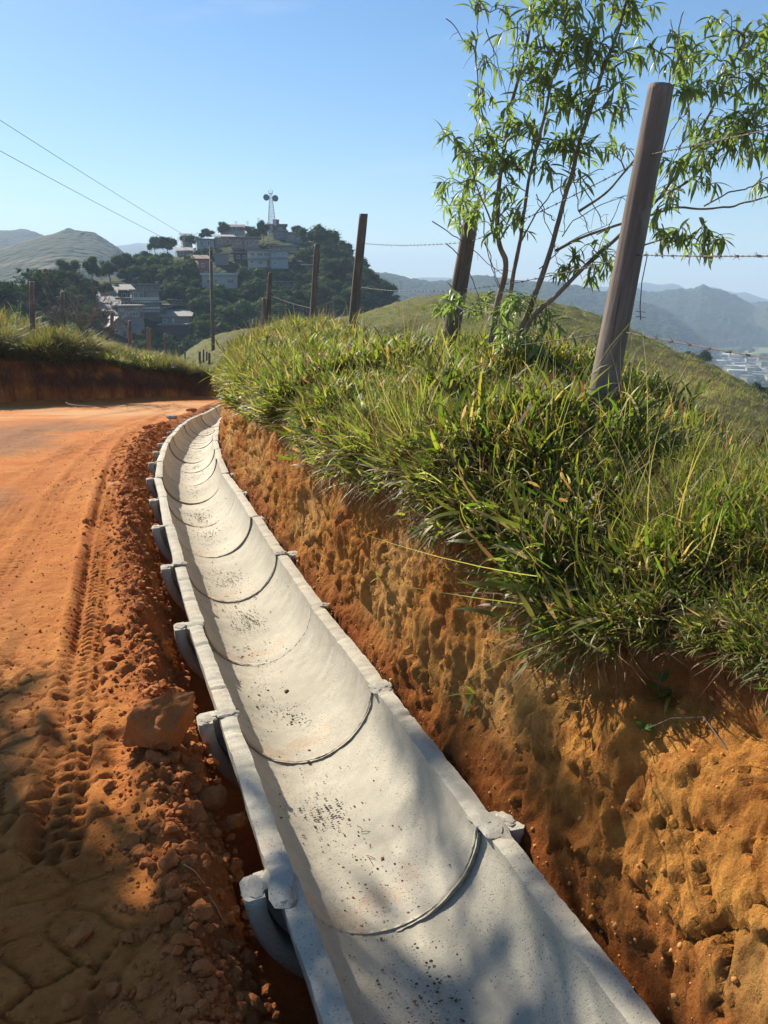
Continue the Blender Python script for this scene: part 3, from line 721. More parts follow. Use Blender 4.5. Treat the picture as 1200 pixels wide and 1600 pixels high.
# dry straw stalks on the road edge
for (a, b, c_, d_, lb) in ((290, 1381, 320, 1379, 'pale dry straw lying on the crumbly road edge'), (322, 1384, 352, 1394, 'thin bent dry stalk just right of the pale straw')):
    p, q = ground_at(a, b, -.02), ground_at(c_, d_, -.02)
    p[2] = road_z(p[0], p[1]) + .012; q[2] = road_z(q[0], q[1]) + .014; mb = MB(); mb.tube([p, (p + q) / 2 + (0, 0, .012), q], [.0022, .002, .0012], 5, (.55, .42, .24)); 
    tag(mb.build('straw', M['straw']), lb, 'straw')

# ================================================================== THE LEFT BANK
LS = np.concatenate([np.linspace(-30, -6.1, 60), np.linspace(-6, 6.4, 230), np.linspace(6.46, 12, 40)])
LT = np.linspace(0, 1, 130)
def left_xy(s, w):
    """foot line: straight from LA to LB, then turning away to the left"""
    Lab = np.linalg.norm(LB - LA)
    u = np.clip(s, None, Lab); x = LA[0] + LD[0] * u; y = LA[1] + LD[1] * u; nx, ny = np.full_like(s, LN[0]), np.full_like(s, LN[1])
    e = np.clip(s - Lab, 0, None); ang = np.clip(e / 2.2, 0, 2.2)
    h0 = math.atan2(LD[1], LD[0])
    r = 2.2
    cx, cy_ = LB[0] + LN[0] * r, LB[1] + LN[1] * r
    x = np.where(e > 0, cx + r * np.sin(ang + 0) * LD[0] - r * np.cos(ang) * LN[0], x); y = np.where(e > 0, cy_ + r * np.sin(ang) * LD[1] - r * np.cos(ang) * LN[1], y)
    nx = np.where(e > 0, LN[0] * np.cos(ang) - LD[0] * np.sin(ang), nx); ny = np.where(e > 0, LN[1] * np.cos(ang) - LD[1] * np.sin(ang), ny)
    return x, y, nx, ny
sg, tg = np.meshgrid(LS, LT, indexing='ij')
hc = np.interp(sg, [-30, -10, 0, 3.0, 5.0, 6.5, 12], [1.9, 1.65, 1.42, 1.18, .80, .60, .3])
wk = np.array([-.15, 0, .09, .22, .45, 1.3, 2.6, 4.5, 7.0, 12.0]); zk = np.array([-.25, -.05, .25, .62, 1.0, 1.10, 1.22, 1.25, .6, -2.5])
tt = tg ** 1.25
wgl = np.interp(tt, np.array([0, .04, .13, .27, .42, .55, .66, .78, .89, 1]), wk)
zgl = np.interp(wgl, wk, zk); zgl = np.where(zgl > 0, zgl * hc, zgl)
fc = (1 - smooth(.45, .75, wgl)) * smooth(-.1, 0, wgl)
dsp = fc * (.16 * fbm(sg * 1.6, zgl * .6, 0, 4, 201) + .07 * ridged(sg * 5.5, zgl * .4, 0, 3, 205) + .09 * ridged(sg * 2.2, zgl * .5, 0, 3, 211) + .03 * fbm(sg * 9, zgl * 5, 0, 3, 221)) + (1 - fc) * .10 * fbm(sg * .9, wgl * .9, 0, 3, 231)
wgl2 = wgl - dsp * fc; zgl2 = zgl + dsp * (1 - fc)
lx, ly, lnx, lny = left_xy(sg, wgl)
LBX = lx + lnx * wgl2; LBY = ly + lny * wgl2; LBZ = zgl2 + slope_z(ly) + .01
lveg = smooth(.75, 1.0, zgl / np.maximum(hc, .1) + .1 * fbm(sg * 3, zgl * 2, 0, 3, 241))
leftbank = link('left_bank', grid_mesh('left_bank', LBX, LBY, LBZ, np.stack([lveg * .8, .55 * smooth(.0, .5, fbm(sg * .9, zgl, 0, 3, 251)), .2 * smooth(0, .5, fbm(sg * 1.4 + 3, zgl, 0, 3, 261))], -1), flip=True), M['cut_left'])
tag(leftbank, kind='structure')

# ================================================================== GRASS
def blade_np(base, az, lean, L, w, droop, nseg=5, twist=0.0):
    """one flat blade: starts leaning by `lean` from vertical towards az and bends over by `droop` radians"""
    V = []; p = np.array(base, float)
    ca, sa = math.cos(az), math.sin(az); side = np.array((-sa, ca, 0))
    for i in range(nseg + 1):
        u = i / nseg; a = lean + droop * u ** 1.3
        wd = w * (1 - u) ** .55 * (.65 + .7 * min(1, u * 4)) * .5 if i < nseg else 0.0
        sd = side * math.cos(twist * u) + np.array((0, 0, 1)) * math.sin(twist * u)
        V.append(p - sd * wd); V.append(p + sd * wd)
        p = p + (L / nseg) * np.array((math.sin(a) * ca, math.sin(a) * sa, math.cos(a)))
    V = V[:-1]
    F = [(2 * i, 2 * i + 1, 2 * i + 3, 2 * i + 2) for i in range(nseg - 1)] + [(2 * nseg - 2, 2 * nseg - 1, 2 * nseg)]
    return V, F
GREENS = [(.095, .14, .024), (.14, .19, .032), (.20, .24, .042), (.075, .105, .022), (.27, .29, .055), (.165, .175, .05)]
DRY = [(.34, .26, .12), (.42, .33, .17), (.25, .17, .08), (.20, .115, .05), (.48, .42, .27)]
def pick(pal, r, j=.15):
    c = np.array(pal[r.integers(len(pal))]); return tuple(np.clip(c * (1 + r.uniform(-j, j, 3)), 0, 1))
proto_cols = {}
def proto(colname, seed, spec):
    r = np.random.default_rng(seed); mb = MB()
    for (cnt, L0, L1, w0, w1, ln0, ln1, dr0, dr1, pal, spread, nseg) in spec:
        for _ in range(cnt):
            a = r.uniform(0, 6.283); rr = spread * math.sqrt(r.random())
            b = (rr * math.cos(a), rr * math.sin(a), -.01)
            V, F = blade_np(b, a + r.normal(0, .9), r.uniform(ln0, ln1), r.uniform(L0, L1), r.uniform(w0, w1), r.uniform(dr0, dr1), nseg, r.uniform(-1, 1))
            mb.add(V, F, pick(pal, r))
    c = proto_cols.get(colname)
    if c is None: c = proto_cols[colname] = bpy.data.collections.new(colname)
    o = bpy.data.objects.new('%s_tuft_%02d' % (colname, len(c.objects)), mb.mesh(colname, True)); o.data.materials.append(M['grass']); c.objects.link(o)
def proto_leafy(colname, seed, n_st=5, palG=GREENS, H=(.05, .18), LL=(.08, .17), LW=(.008, .0155)):
    """creeping broad-leaved grass: stems with leaves set along them"""
    r = np.random.default_rng(seed); mb = MB()
    for _ in range(n_st):
        az = r.uniform(0, 6.283); lean = r.uniform(.1, 1.0); Hh = r.uniform(*H); p = np.array((r.uniform(-.05, .05), r.uniform(-.05, .05), -.01)); pts = [p.copy()]
        nn = 6
        for i in range(nn):
            lean2 = lean + .5 * i / nn; p = p + Hh / nn * np.array((math.sin(lean2) * math.cos(az), math.sin(lean2) * math.sin(az), math.cos(lean2))); pts.append(p.copy())
        c = pick(palG, r); mb.tube(pts, .0016, 3, tuple(x * .8 for x in c), False)
        for i in range(1, nn + 1):
            a2 = az + (math.pi / 2 if i % 2 else -math.pi / 2) * r.uniform(.5, 1.2)
            V, F = blade_np(pts[i], a2, r.uniform(.2, .8), r.uniform(*LL), r.uniform(*LW), r.uniform(.4, 1.5), 4, r.uniform(-.8, .8))
            mb.add(V, F, pick(palG, r) if r.random() > .20 else pick(DRY, r))
    for _ in range(9):
        V, F = blade_np((r.uniform(-.05, .05), r.uniform(-.05, .05), -.01), r.uniform(0, 6.3), r.uniform(.3, 1.4), r.uniform(.06, .16), .005, r.uniform(.2, 1.2), 3, 0); mb.add(V, F, pick(DRY, r))
    c = proto_cols.get(colname)
    if c is None: c = proto_cols[colname] = bpy.data.collections.new(colname)
    o = bpy.data.objects.new('%s_tuft_%02d' % (colname, len(c.objects)), mb.mesh(colname, True)); o.data.materials.append(M['grass']); c.objects.link(o)

for i in range(7): proto_leafy('lush', 40 + i)
for i in range(5): proto('fine', 60 + i, [(26, .06, .17, .003, .006, .0, .9, .2, 1.3, GREENS + [(.30, .27, .10)], .07, 4), (10, .05, .13, .002, .004, .3, 1.5, .1, 1.2, DRY, .08, 3)])
for i in range(5): proto('thatch', 80 + i, [(34, .06, .20, .002, .005, .5, 1.9, -.4, 1.4, DRY, .08, 4), (6, .08, .2, .004, .008, .0, .9, .2, 1.3, GREENS, .06, 4)])
OLIVE = [(.09, .10, .035), (.13, .13, .045), (.21, .175, .075), (.075, .088, .03), (.27, .21, .10)]
for i in range(6): proto('tall', 100 + i, [(22, .25, .60, .006, .012, .0, .7, .3, 1.5, OLIVE, .14, 5), (16, .18, .5, .003, .006, .1, 1.1, .3, 1.6, DRY[:3] + OLIVE, .14, 4)])
for i in range(4): proto('hang', 120 + i, [(46, .12, .38, .002, .005, 1.5, 2.9, -.2, .6, [(.20, .13, .07), (.14, .08, .04), (.30, .21, .11), (.22, .12, .06)], .14, 4)])
for i in range(4): proto('pasture', 140 + i, [(20, .10, .30, .010, .022, .1, 1.0, .2, 1.2, [(.10, .115, .03), (.14, .15, .04), (.19, .175, .06)], .22, 3)])

def scatter(name, P_, rot, scl, idx, coll, label, cat):
    me = bpy.data.meshes.new(name); n_ = len(P_)
    me.vertices.add(n_); me.vertices.foreach_set('co', np.asarray(P_, np.float32).ravel())
    a = me.attributes.new('rot', 'FLOAT_VECTOR', 'POINT'); a.data.foreach_set('vector', np.asarray(rot, np.float32).ravel())
    a = me.attributes.new('scl', 'FLOAT', 'POINT'); a.data.foreach_set('value', np.asarray(scl, np.float32))
    a = me.attributes.new('pick', 'INT', 'POINT'); a.data.foreach_set('value', np.asarray(idx, np.int32))
    me.update()
    o = link(name, me)
    ng = bpy.data.node_groups.new(name, 'GeometryNodeTree')
    ng.interface.new_socket('Geometry', in_out='INPUT', socket_type='NodeSocketGeometry'); ng.interface.new_socket('Geometry', in_out='OUTPUT', socket_type='NodeSocketGeometry')
    gi, go = ng.nodes.new('NodeGroupInput'), ng.nodes.new('NodeGroupOutput')
    ci = ng.nodes.new('GeometryNodeCollectionInfo'); ci.inputs['Collection'].default_value = coll; ci.inputs['Separate Children'].default_value = True; ci.inputs['Reset Children'].default_value = True
    ip = ng.nodes.new('GeometryNodeInstanceOnPoints'); ip.inputs['Pick Instance'].default_value = True
    def na(nm, ty):
        k = ng.nodes.new('GeometryNodeInputNamedAttribute'); k.data_type = ty; k.inputs['Name'].default_value = nm; return k.outputs[0]
    er = ng.nodes.new('FunctionNodeEulerToRotation')
    L = ng.links.new
    L(gi.outputs[0], ip.inputs['Points']); L(ci.outputs[0], ip.inputs['Instance']); L(na('pick', 'INT'), ip.inputs['Instance Index'])
    L(na('rot', 'FLOAT_VECTOR'), er.inputs[0]); L(er.outputs[0], ip.inputs['Rotation']); L(na('scl', 'FLOAT'), ip.inputs['Scale']); L(ip.outputs[0], go.inputs[0])
    md = o.modifiers.new('scatter', 'NODES'); md.node_group = ng
    return tag(o, label, cat, kind='stuff')

def tilt_rot(dirx, diry, amount, n_, jit=.25):
    """euler that first spins a tuft about z, then tilts it towards (dirx, diry)"""
    out = np.zeros((n_, 3))
    for i in range(n_):
        axis = Vector((-diry[i], dirx[i], 0)); 
        q = Matrix.Rotation(amount[i], 3, axis.normalized() if axis.length > 1e-6 else Vector((1, 0, 0))) @ Matrix.Rotation(rng.uniform(0, 6.283), 3, 'Z') @ Matrix.Rotation(rng.normal(0, jit), 3, 'X')
        out[i] = q.to_euler()[:]
    return out
def bank_pts(n_, cond, ymin, ymax, wgt):
    """random points on the bank sheet weighted by area times wgt"""
    ii, jj = np.meshgrid(np.arange(NS - 1), np.arange(NB - 1), indexing='ij')
    A = np.hypot(BX[1:, :-1] - BX[:-1, :-1], BY[1:, :-1] - BY[:-1, :-1]) * np.sqrt((BX[:-1, 1:] - BX[:-1, :-1]) ** 2 + (BY[:-1, 1:] - BY[:-1, :-1]) ** 2 + (BZ[:-1, 1:] - BZ[:-1, :-1]) ** 2)
    p = A * wgt[:-1, :-1] * cond[:-1, :-1] * ((BY > ymin) & (BY < ymax))[:-1, :-1]
    p = p.ravel() / p.sum(); k = rng.choice(p.size, n_, p=p); i, j = ii.ravel()[k], jj.ravel()[k]
    u, v = rng.random(n_), rng.random(n_)
    f = lambda G: G[i, j] + u * (G[i + 1, j] - G[i, j]) + v * (G[i, j + 1] - G[i, j])
    return np.stack([f(BX), f(BY), f(BZ)], -1), i, j
above = Zg > zthr - .01
edge_w = np.where(above, 1.0, 0.0)
dist_fac = 1 / np.maximum(1.2, BY) ** 1.1
visible_w = (Wg < 2.4)
patch = fbm(Sg * 1.2, Wg * 1.5, 0, 3, 333)
def place(name, coll, n_, cond, wgt, smin, smax, label, cat, ymin=.6, ymax=26, edge_tilt=1.15, lift=0.0, jit=.25):
    P_, i, j = bank_pts(n_, cond, ymin, ymax, wgt)
    de = Wg[i, j] - .40                                          # towards the edge of the cut
    x, y, ts, tc = path(Sg[i, j]); dx, dy = -tc, ts
    near_edge = np.exp(-np.clip((Zg[i, j] - zthr[i, j]) / .09, 0, None) ** 2)
    amt = edge_tilt * near_edge + rng.normal(0, .15, n_)
    P_[:, 2] += lift
    sc = rng.uniform(smin, smax, n_) * (.62 + .75 * smooth(-.35, .45, fbm(P_[:, 0] * 2.1, P_[:, 1] * 2.1, 0, 3, 61))) * np.where(rng.random(n_) < .08, 1.25, 1) * np.where(P_[:, 1] < 2.3, .72, 1)
    return scatter(name, P_, tilt_rot(dx, dy, amt, n_, jit), sc, rng.integers(0, len(coll.objects), n_), coll, label, cat)
w_l = dist_fac * visible_w * np.where(Wg < 1.9, 1, .3)
place('broad_leaf_grass', proto_cols['lush'], 6200, above, w_l * smooth(-.45, .10, patch) * (1 + 1.6 * np.exp(-((Zg - zthr - .03) / .06) ** 2)), .55, 1.08, 'lush broad-leaved green grass covering the top of the right bank', 'grass')
place('short_grass', proto_cols['fine'], 3800, above, w_l * (1.2 - smooth(-.4, .3, patch)), .55, 1.1, 'short fine green grass between the broad-leaved tufts on the right bank', 'grass')
place('dry_thatch', proto_cols['thatch'], 5200, above, w_l * (.5 + np.exp(-((Zg - zthr - .03) / .10) ** 2) * .9 + smooth(.0, .5, fbm(Sg * .9, Wg * 2, 0, 3, 77))), .6, 1.15, 'dry straw-coloured thatch in the turf of the right bank', 'dry grass')
edge_c = (Zg > zthr - .05) & (Zg < zthr + .10)
place('hanging_dry_grass', proto_cols['hang'], 260, edge_c, dist_fac * smooth(-.2, .3, fbm(Sg * 1.1, Sg * 0, 0, 2, 91)), .45, .95, 'dry brown grass and roots hanging over the cut edge of the right bank', 'dry grass', edge_tilt=.2)
place('tall_grass', proto_cols['tall'], 420, above & (Wg > .3) & (Yg > 4.5), dist_fac * visible_w, .25, .5, 'taller yellowing grass along the fence on the far part of the right bank', 'grass', ymin=4.5)
# dry tall grass at the far end of the right bank
place('dry_tall_grass', proto_cols['tall'], 800, (Zg > .8) & (Wg > .3) & (Wg < 1.8) & (Yg > 9.0), np.ones_like(Wg), .35, .65, 'sun-bleached tall grass spilling over the far end of the right bank', 'grass', ymin=9.0, ymax=26, edge_tilt=.9)

for i in range(4): proto('stalk', 160 + i, [(5, .25, .50, .0018, .003, .0, .5, .1, .8, DRY[:2] + [(.30, .28, .12)], .05, 6), (3, .12, .3, .006, .010, .2, .9, .4, 1.2, GREENS, .05, 5)])
place('grass_stalk', proto_cols['stalk'], 700, above, w_l, .5, 1.1, 'thin dry seed stalks rising out of the grass of the right bank', 'grass')
# left bank vegetation
def left_pts(n_, wmin, wmax, smin=-12, smax=11):
    i = rng.integers(0, len(LS), n_ * 6); s = LS[i]; i = i[(s > smin) & (s < smax)]
    j = rng.integers(0, 130, len(i)); ok = (wgl[i, j] > wmin) & (wgl[i, j] < wmax); i, j = i[ok][:n_], j[ok][:n_]
    return np.stack([LBX[i, j], LBY[i, j], LBZ[i, j]], -1), i, j
P_, i, j = left_pts(4200, .38, 5.0); m_ = len(P_)
edge = np.exp(-((wgl[i, j] - .45) / .4) ** 2)
sc = rng.uniform(.85, 1.6, m_) * np.interp(sg[i, j], [-12, 3, 5.5, 8], [1.05, .9, .6, .5])
scatter('tall_grass', P_, tilt_rot(-lnx[i, j], -lny[i, j], (.35 * edge + rng.normal(0, .12, m_)), m_), sc * (.55 + .95 * smooth(-.35, .4, fbm(P_[:, 0] * .6, P_[:, 1] * .6, 0, 3, 5))), rng.integers(0, 6, m_), proto_cols['tall'], 'tall olive grass growing along the top of the left bank', 'grass')
P_, i, j = left_pts(260, .40, 1.5); m_ = len(P_)
scatter('broad_leaf_grass', P_, tilt_rot(-lnx[i, j], -lny[i, j], rng.uniform(.1, .9, m_), m_), rng.uniform(1.3, 2.2, m_), rng.integers(0, 7, m_), proto_cols['lush'], 'green creeping grass at the lip of the left bank', 'grass')
P_, i, j = left_pts(800, .16, .5); m_ = len(P_)
scatter('hanging_dry_grass', P_, tilt_rot(-lnx[i, j], -lny[i, j], rng.uniform(.0, .4, m_), m_), rng.uniform(1.0, 1.9, m_), rng.integers(0, 4, m_), proto_cols['hang'], 'dry reddish grass hanging down the face of the left bank', 'dry grass')

# two green sprigs growing out of the cut face, and a small weed with round leaves
def on_bank(px, py):
    """nearest point of the bank sheet to a sight line"""
    d = ray(px, py); d /= np.linalg.norm(d); v = np.stack([BX, BY, BZ - CAM_Z], -1); t = v @ d
    e = np.linalg.norm(v - t[..., None] * d, axis=-1); e = np.where(t > .3, e, 9); near_ = e < .02
    k = np.argmin(np.where(near_, t, 99)) if near_.any() else np.argmin(e); return np.array((BX.flat[k], BY.flat[k], BZ.flat[k]))
for (px, py, n_b, L, lb) in ((735, 1080, 3, .13, 'lone green grass sprig growing out of the cut face beside the channel'), (822, 1010, 4, .12, 'green grass sprig dangling below the thick turf spur'), (1040, 1078, 4, .09, 'small leafy weed on the cut face under the turf edge'),
                             (590, 905, 3, .07, 'tiny leafy sprig in the middle of the cut face')):
    p = on_bank(px, py); r = np.random.default_rng(px); mb = MB()
    for q in range(n_b):
        V, F = blade_np((0, 0, 0), r.uniform(2.4, 4.6), r.uniform(.5, 1.7), L * r.uniform(.7, 1.2), .013, r.uniform(.3, 1.1), 6, .4); mb.add(V, F, pick(GREENS, r))
    tag(mb.build('grass_sprig', M['grass'], None, p, True), lb, 'grass sprig')
p0 = on_bank(1000, 1140); p1 = on_bank(1095, 1120); p2 = on_bank(1130, 1160)
t = thing('weed_seedling', 'small round-leaved weed with a long bare stem creeping down the cut face', 'weed', tuple(p0))
mb = MB(); mb.tube([(0, 0, 0), (p1 - p0) * .5 + (-.02, -.02, .035), p1 - p0 + (-.02, -.02, .02), p2 - p0], [.0015, .002, .0025, .003], 5, (.3, .22, .14)); mb.build('stem', M['twig'], t)
for q in range(7):
    a = rng.uniform(0, 6.3); V, F = blade_np((rng.uniform(-.02, .02), rng.uniform(-.02, 0), .01), a, .9, .035, .026, .5, 4); mb = MB(); mb.add(V, F, (.10, .17, .04)); mb.build('leaf', M['grass'], t, None, True)
t = thing('weed_seedling', 'upright small weed with toothed leaves just under the turf edge on the right', 'weed', tuple(on_bank(1030, 1080)))
mb = MB(); mb.tube([(0, 0, 0), (-.02, -.02, .05), (-.01, -.03, .11)], [.002, .0018, .001], 5, (.25, .22, .1)); mb.build('stem', M['twig'], t)
for q in range(6):
    V, F = blade_np((-.015, -.02, .02 + .015 * q), q * 2.3, 1.0, .045, .03, .6, 4); mb = MB(); mb.add(V, F, (.09, .15, .04)); mb.build('leaf', M['grass'], t, None, True)

# ================================================================== FENCE POSTS
def post(label, p0, p1, r0, r1, mat='post', jag=0.0, name='fence_post', group='wooden posts of the barbed-wire fence', seed=1, nseg=26, k=22, cat='fence post'):
    p0, p1 = Vector(p0), Vector(p1); d = p1 - p0; L = d.length
    zz = np.linspace(0, L, nseg); V = []
    for z in zz:
        u = z / L; r = r0 + (r1 - r0) * u
        for j in range(k):
            a = 2 * math.pi * j / k; V.append((r * math.cos(a), r * math.sin(a), z))
    V = np.array(V); ang = np.arctan2(V[:, 1], V[:, 0])
    rr = 1 + .05 * fbm(np.cos(ang) * 1.2 + seed, np.sin(ang) * 1.2, V[:, 2] * 1.5, 3, seed) + .05 * fbm(np.cos(ang) * 5, np.sin(ang) * 5, V[:, 2] * 1.2, 3, seed + 4)
    for a0 in (.6, 3.9, 5.2):                                # drying splits along the grain
        w_ = .10; rr -= .13 * np.exp(-(((ang - a0 + math.pi + .25 * np.sin(V[:, 2] * 3 + seed)) % (2 * math.pi) - math.pi) / w_) ** 2) * smooth(.1, .5, fbm(V[:, 2] * 2 + a0 * 5, V[:, 2] * 0, 0, 2, seed) + .4)
    V[:, 0] *= rr; V[:, 1] *= rr
    top = slice((nseg - 1) * k, nseg * k)
    V[top, 2] += jag * np.abs(np.sin(ang[top] * 1.5 + seed)) * 1.0 + .006 * np.cos(ang[top] + 1)
    F = [(i * k + j, i * k + (j + 1) % k, (i + 1) * k + (j + 1) % k, (i + 1) * k + j) for i in range(nseg - 1) for j in range(k)]
    c = V[top].mean(0); V = np.vstack([V, V[top] * .55 + c * .45 - (0, 0, .003), c - (0, 0, .004)])
    b = nseg * k
    F += [((nseg - 1) * k + j, (nseg - 1) * k + (j + 1) % k, b + (j + 1) % k, b + j) for j in range(k)]
    me = bpy.data.meshes.new(name); me.from_pydata(V.tolist(), [], F + [(b + j, b + (j + 1) % k, b + k) for j in range(k)])
    me.polygons.foreach_set('use_smooth', np.array([True] * ((nseg - 1) * k) + [False] * (2 * k))); me.update()
    o = link(name, me, M[mat], None, p0, d.to_track_quat('Z', 'Y').to_euler()); return tag(o, label, cat, group)
def sunk(p0, p1, d=.25):
    p0, p1 = np.array(p0), np.array(p1); v = (p1 - p0) / np.linalg.norm(p1 - p0); return p0 - v * d, p1
P1a, P1b = sunk(at(937, 640, 3.45), at(1033, 134, 3.62)); post('tall leaning grey wooden fence post, nearest and thickest, in front of the leafy tree', P1a, P1b, .066, .053, 'post', seed=3, nseg=60, k=40)
P2a, P2b = sunk(at(704, 525, 6.45), at(737, 335, 6.55)); post('rough bark-covered fence post with willow leaves over its top', P2a, P2b, .078, .060, 'post_old', .02, seed=5)
P3a, P3b = sunk(at(550, 520, 10.2), at(568, 334, 10.2)); post('smooth leaning fence post standing alone against the sky, left of the tree', P3a, P3b, .062, .054, 'post_old', seed=7)
P4a, P4b = sunk(at(487, 522, 13.0), at(496, 381, 13.0)); post('slim fence post in front of the wooded slope of the town hill', P4a, P4b, .055, .048, 'post', seed=9)
P5a, P5b = sunk(at(418, 518, 16.0), at(422, 428, 16.0)); post('broken fence post with a pointed splintered top', P5a, P5b, .066, .034, 'post_old', .04, seed=11)
P6a, P6b = sunk(at(412, 518, 15.8), at(413, 467, 15.9)); post('stub of grey wood leaning against the broken pointed post', P6a, P6b, .05, .044, 'post', .02, seed=12)
P0a, P0b = sunk((1.40, .62, 1.0), (1.46, .60, 2.42)); post('fence post just outside the photo on the right that carries the wires', P0a, P0b, .062, .055, 'post', seed=15)

def barbed(label, pts, sag=.02, rad=.0021, step=.12):
    P_ = []
    for a, b in zip(pts[:-1], pts[1:]):
        a, b = np.array(a), np.array(b); n_ = 26
        for i in range(n_):
            u = i / n_; P_.append(a + (b - a) * u - np.array((0, 0, 4 * sag * np.linalg.norm(b - a) / 3 * u * (1 - u))))
    P_.append(np.array(pts[-1])); P_ = np.array(P_)
    L = np.concatenate([[0], np.cumsum(np.linalg.norm(np.diff(P_, axis=0), axis=1))])
    t = thing('barbed_wire', label, 'barbed wire', tuple(P_[0]), group='barbed wire strands'); O = P_[0]
    mb = MB(); n_ = int(L[-1] / .035); s = np.linspace(0, L[-1], n_)
    Q = np.stack([np.interp(s, L, P_[:, i]) for i in range(3)], -1) - O
    for ph in (0, math.pi):
        ww = np.stack([np.cos(s * 90 + ph), np.sin(s * 90 + ph) * .5, np.sin(s * 90 + ph)], -1) * rad * .9
        mb.tube(Q + ww, rad * .75, 4)
    mb.build('strand', M['wire'], t)
    mb = MB(); sb = .05
    while sb < L[-1]:
        c = np.array([np.interp(sb, L, P_[:, i]) for i in range(3)]) - O
        c2 = np.array([np.interp(min(sb + .02, L[-1]), L, P_[:, i]) for i in range(3)]) - O; T = (c2 - c) / (np.linalg.norm(c2 - c) + 1e-9)
        mb.tube([c - T * .009, c + T * .009], rad * 2.1, 5)
        for q in range(4):
            v = rng.normal(size=3); v -= T * v.dot(T); v /= np.linalg.norm(v); mb.tube([c, c + v * .016 + T * .004 * (-1) ** q], [rad * .6, rad * .25], 3)
        sb += step * rng.uniform(.85, 1.15)
    o = mb.build('barb', M['wire'], t); o['kind'] = 'stuff'
barbed('top barbed wire strand, running from the big leaning post to the lone post', [(1.45, .62, 2.0), at(1022, 240, 3.5), at(734, 378, 6.5), at(566, 380, 10.2), at(494, 442, 13.0)], .02)
barbed('middle barbed wire strand that crosses the sky right of the big leaning post', [(1.44, .62, 1.68), at(992, 398, 3.5), at(722, 452, 6.47), at(560, 448, 10.2), at(490, 482, 13.0), at(424, 462, 16)], .025)
barbed('lowest barbed wire strand, in front of the green pasture slope', [(1.42, .62, 1.40), at(966, 517, 3.47), at(712, 545, 6.45), at(552, 500, 10.2), at(488, 505, 13.0)], .02)
mb = MB(); a = at(1012, 396, 3.5); mb.tube([a, at(1003, 440, 3.5), at(1000, 480, 3.5), at(1001, 500, 3.5)], .0022, 4)
for dy in (486, 494): mb.tube([at(993, dy, 3.5), at(1009, dy + 2, 3.5)], .0015, 3)
tag(mb.build('loose_wire', M['wire']), 'short loose end of wire dangling beside the big leaning post', 'wire')
# a rusty wire wrapped round the foot of the big post
mb = MB(); c = at(931, 610, 3.45); mb.tube([c + (.075 * math.cos(a), .075 * math.sin(a), .015 * math.sin(a * 2)) for a in np.linspace(0, 6.28, 20)], .002, 4, None, False); tag(mb.build('wire_loop', M['wire']), 'wire loop tied round the foot of the big leaning post', 'wire')

# ================================================================== THE WILLOW-LEAVED TREE ON THE FENCE LINE
def leaf_np(seed, nseg=5):
    """a lance-shaped leaf of length 1 along +x, curving down, folded on its midrib"""
    r = np.random.default_rng(seed); V, F = [], []; curl = r.uniform(.3, 1.0); w = r.uniform(.08, .115); tw = r.uniform(-.5, .5)
    for i in range(nseg + 1):
        u = i / nseg; a = curl * u; x = math.sin(a) / curl if curl > 1e-3 else u; z = -(1 - math.cos(a)) / curl
        ww = w * (math.sin(math.pi * min(1, u * .92 + .06)) ** .8) * (1.15 - .5 * u)
        if i == nseg: ww = .004
        s_, c_ = math.sin(tw * u), math.cos(tw * u)
        V += [(x, -ww * c_, z + ww * .35 - ww * s_), (x, 0, z), (x, ww * c_, z + ww * .35 + ww * s_)]
    for i in range(nseg):
        b = i * 3; F += [(b, b + 3, b + 4, b + 1), (b + 1, b + 4, b + 5, b + 2)]
    return np.array(V), np.array(F)
LEAVES = [leaf_np(i) for i in range(6)]
leaf_me = []
for i, (V, F) in enumerate(LEAVES):
    me = mesh_np('leaf', V, F, True); me.materials.append(M['leaf']); leaf_me.append(me)

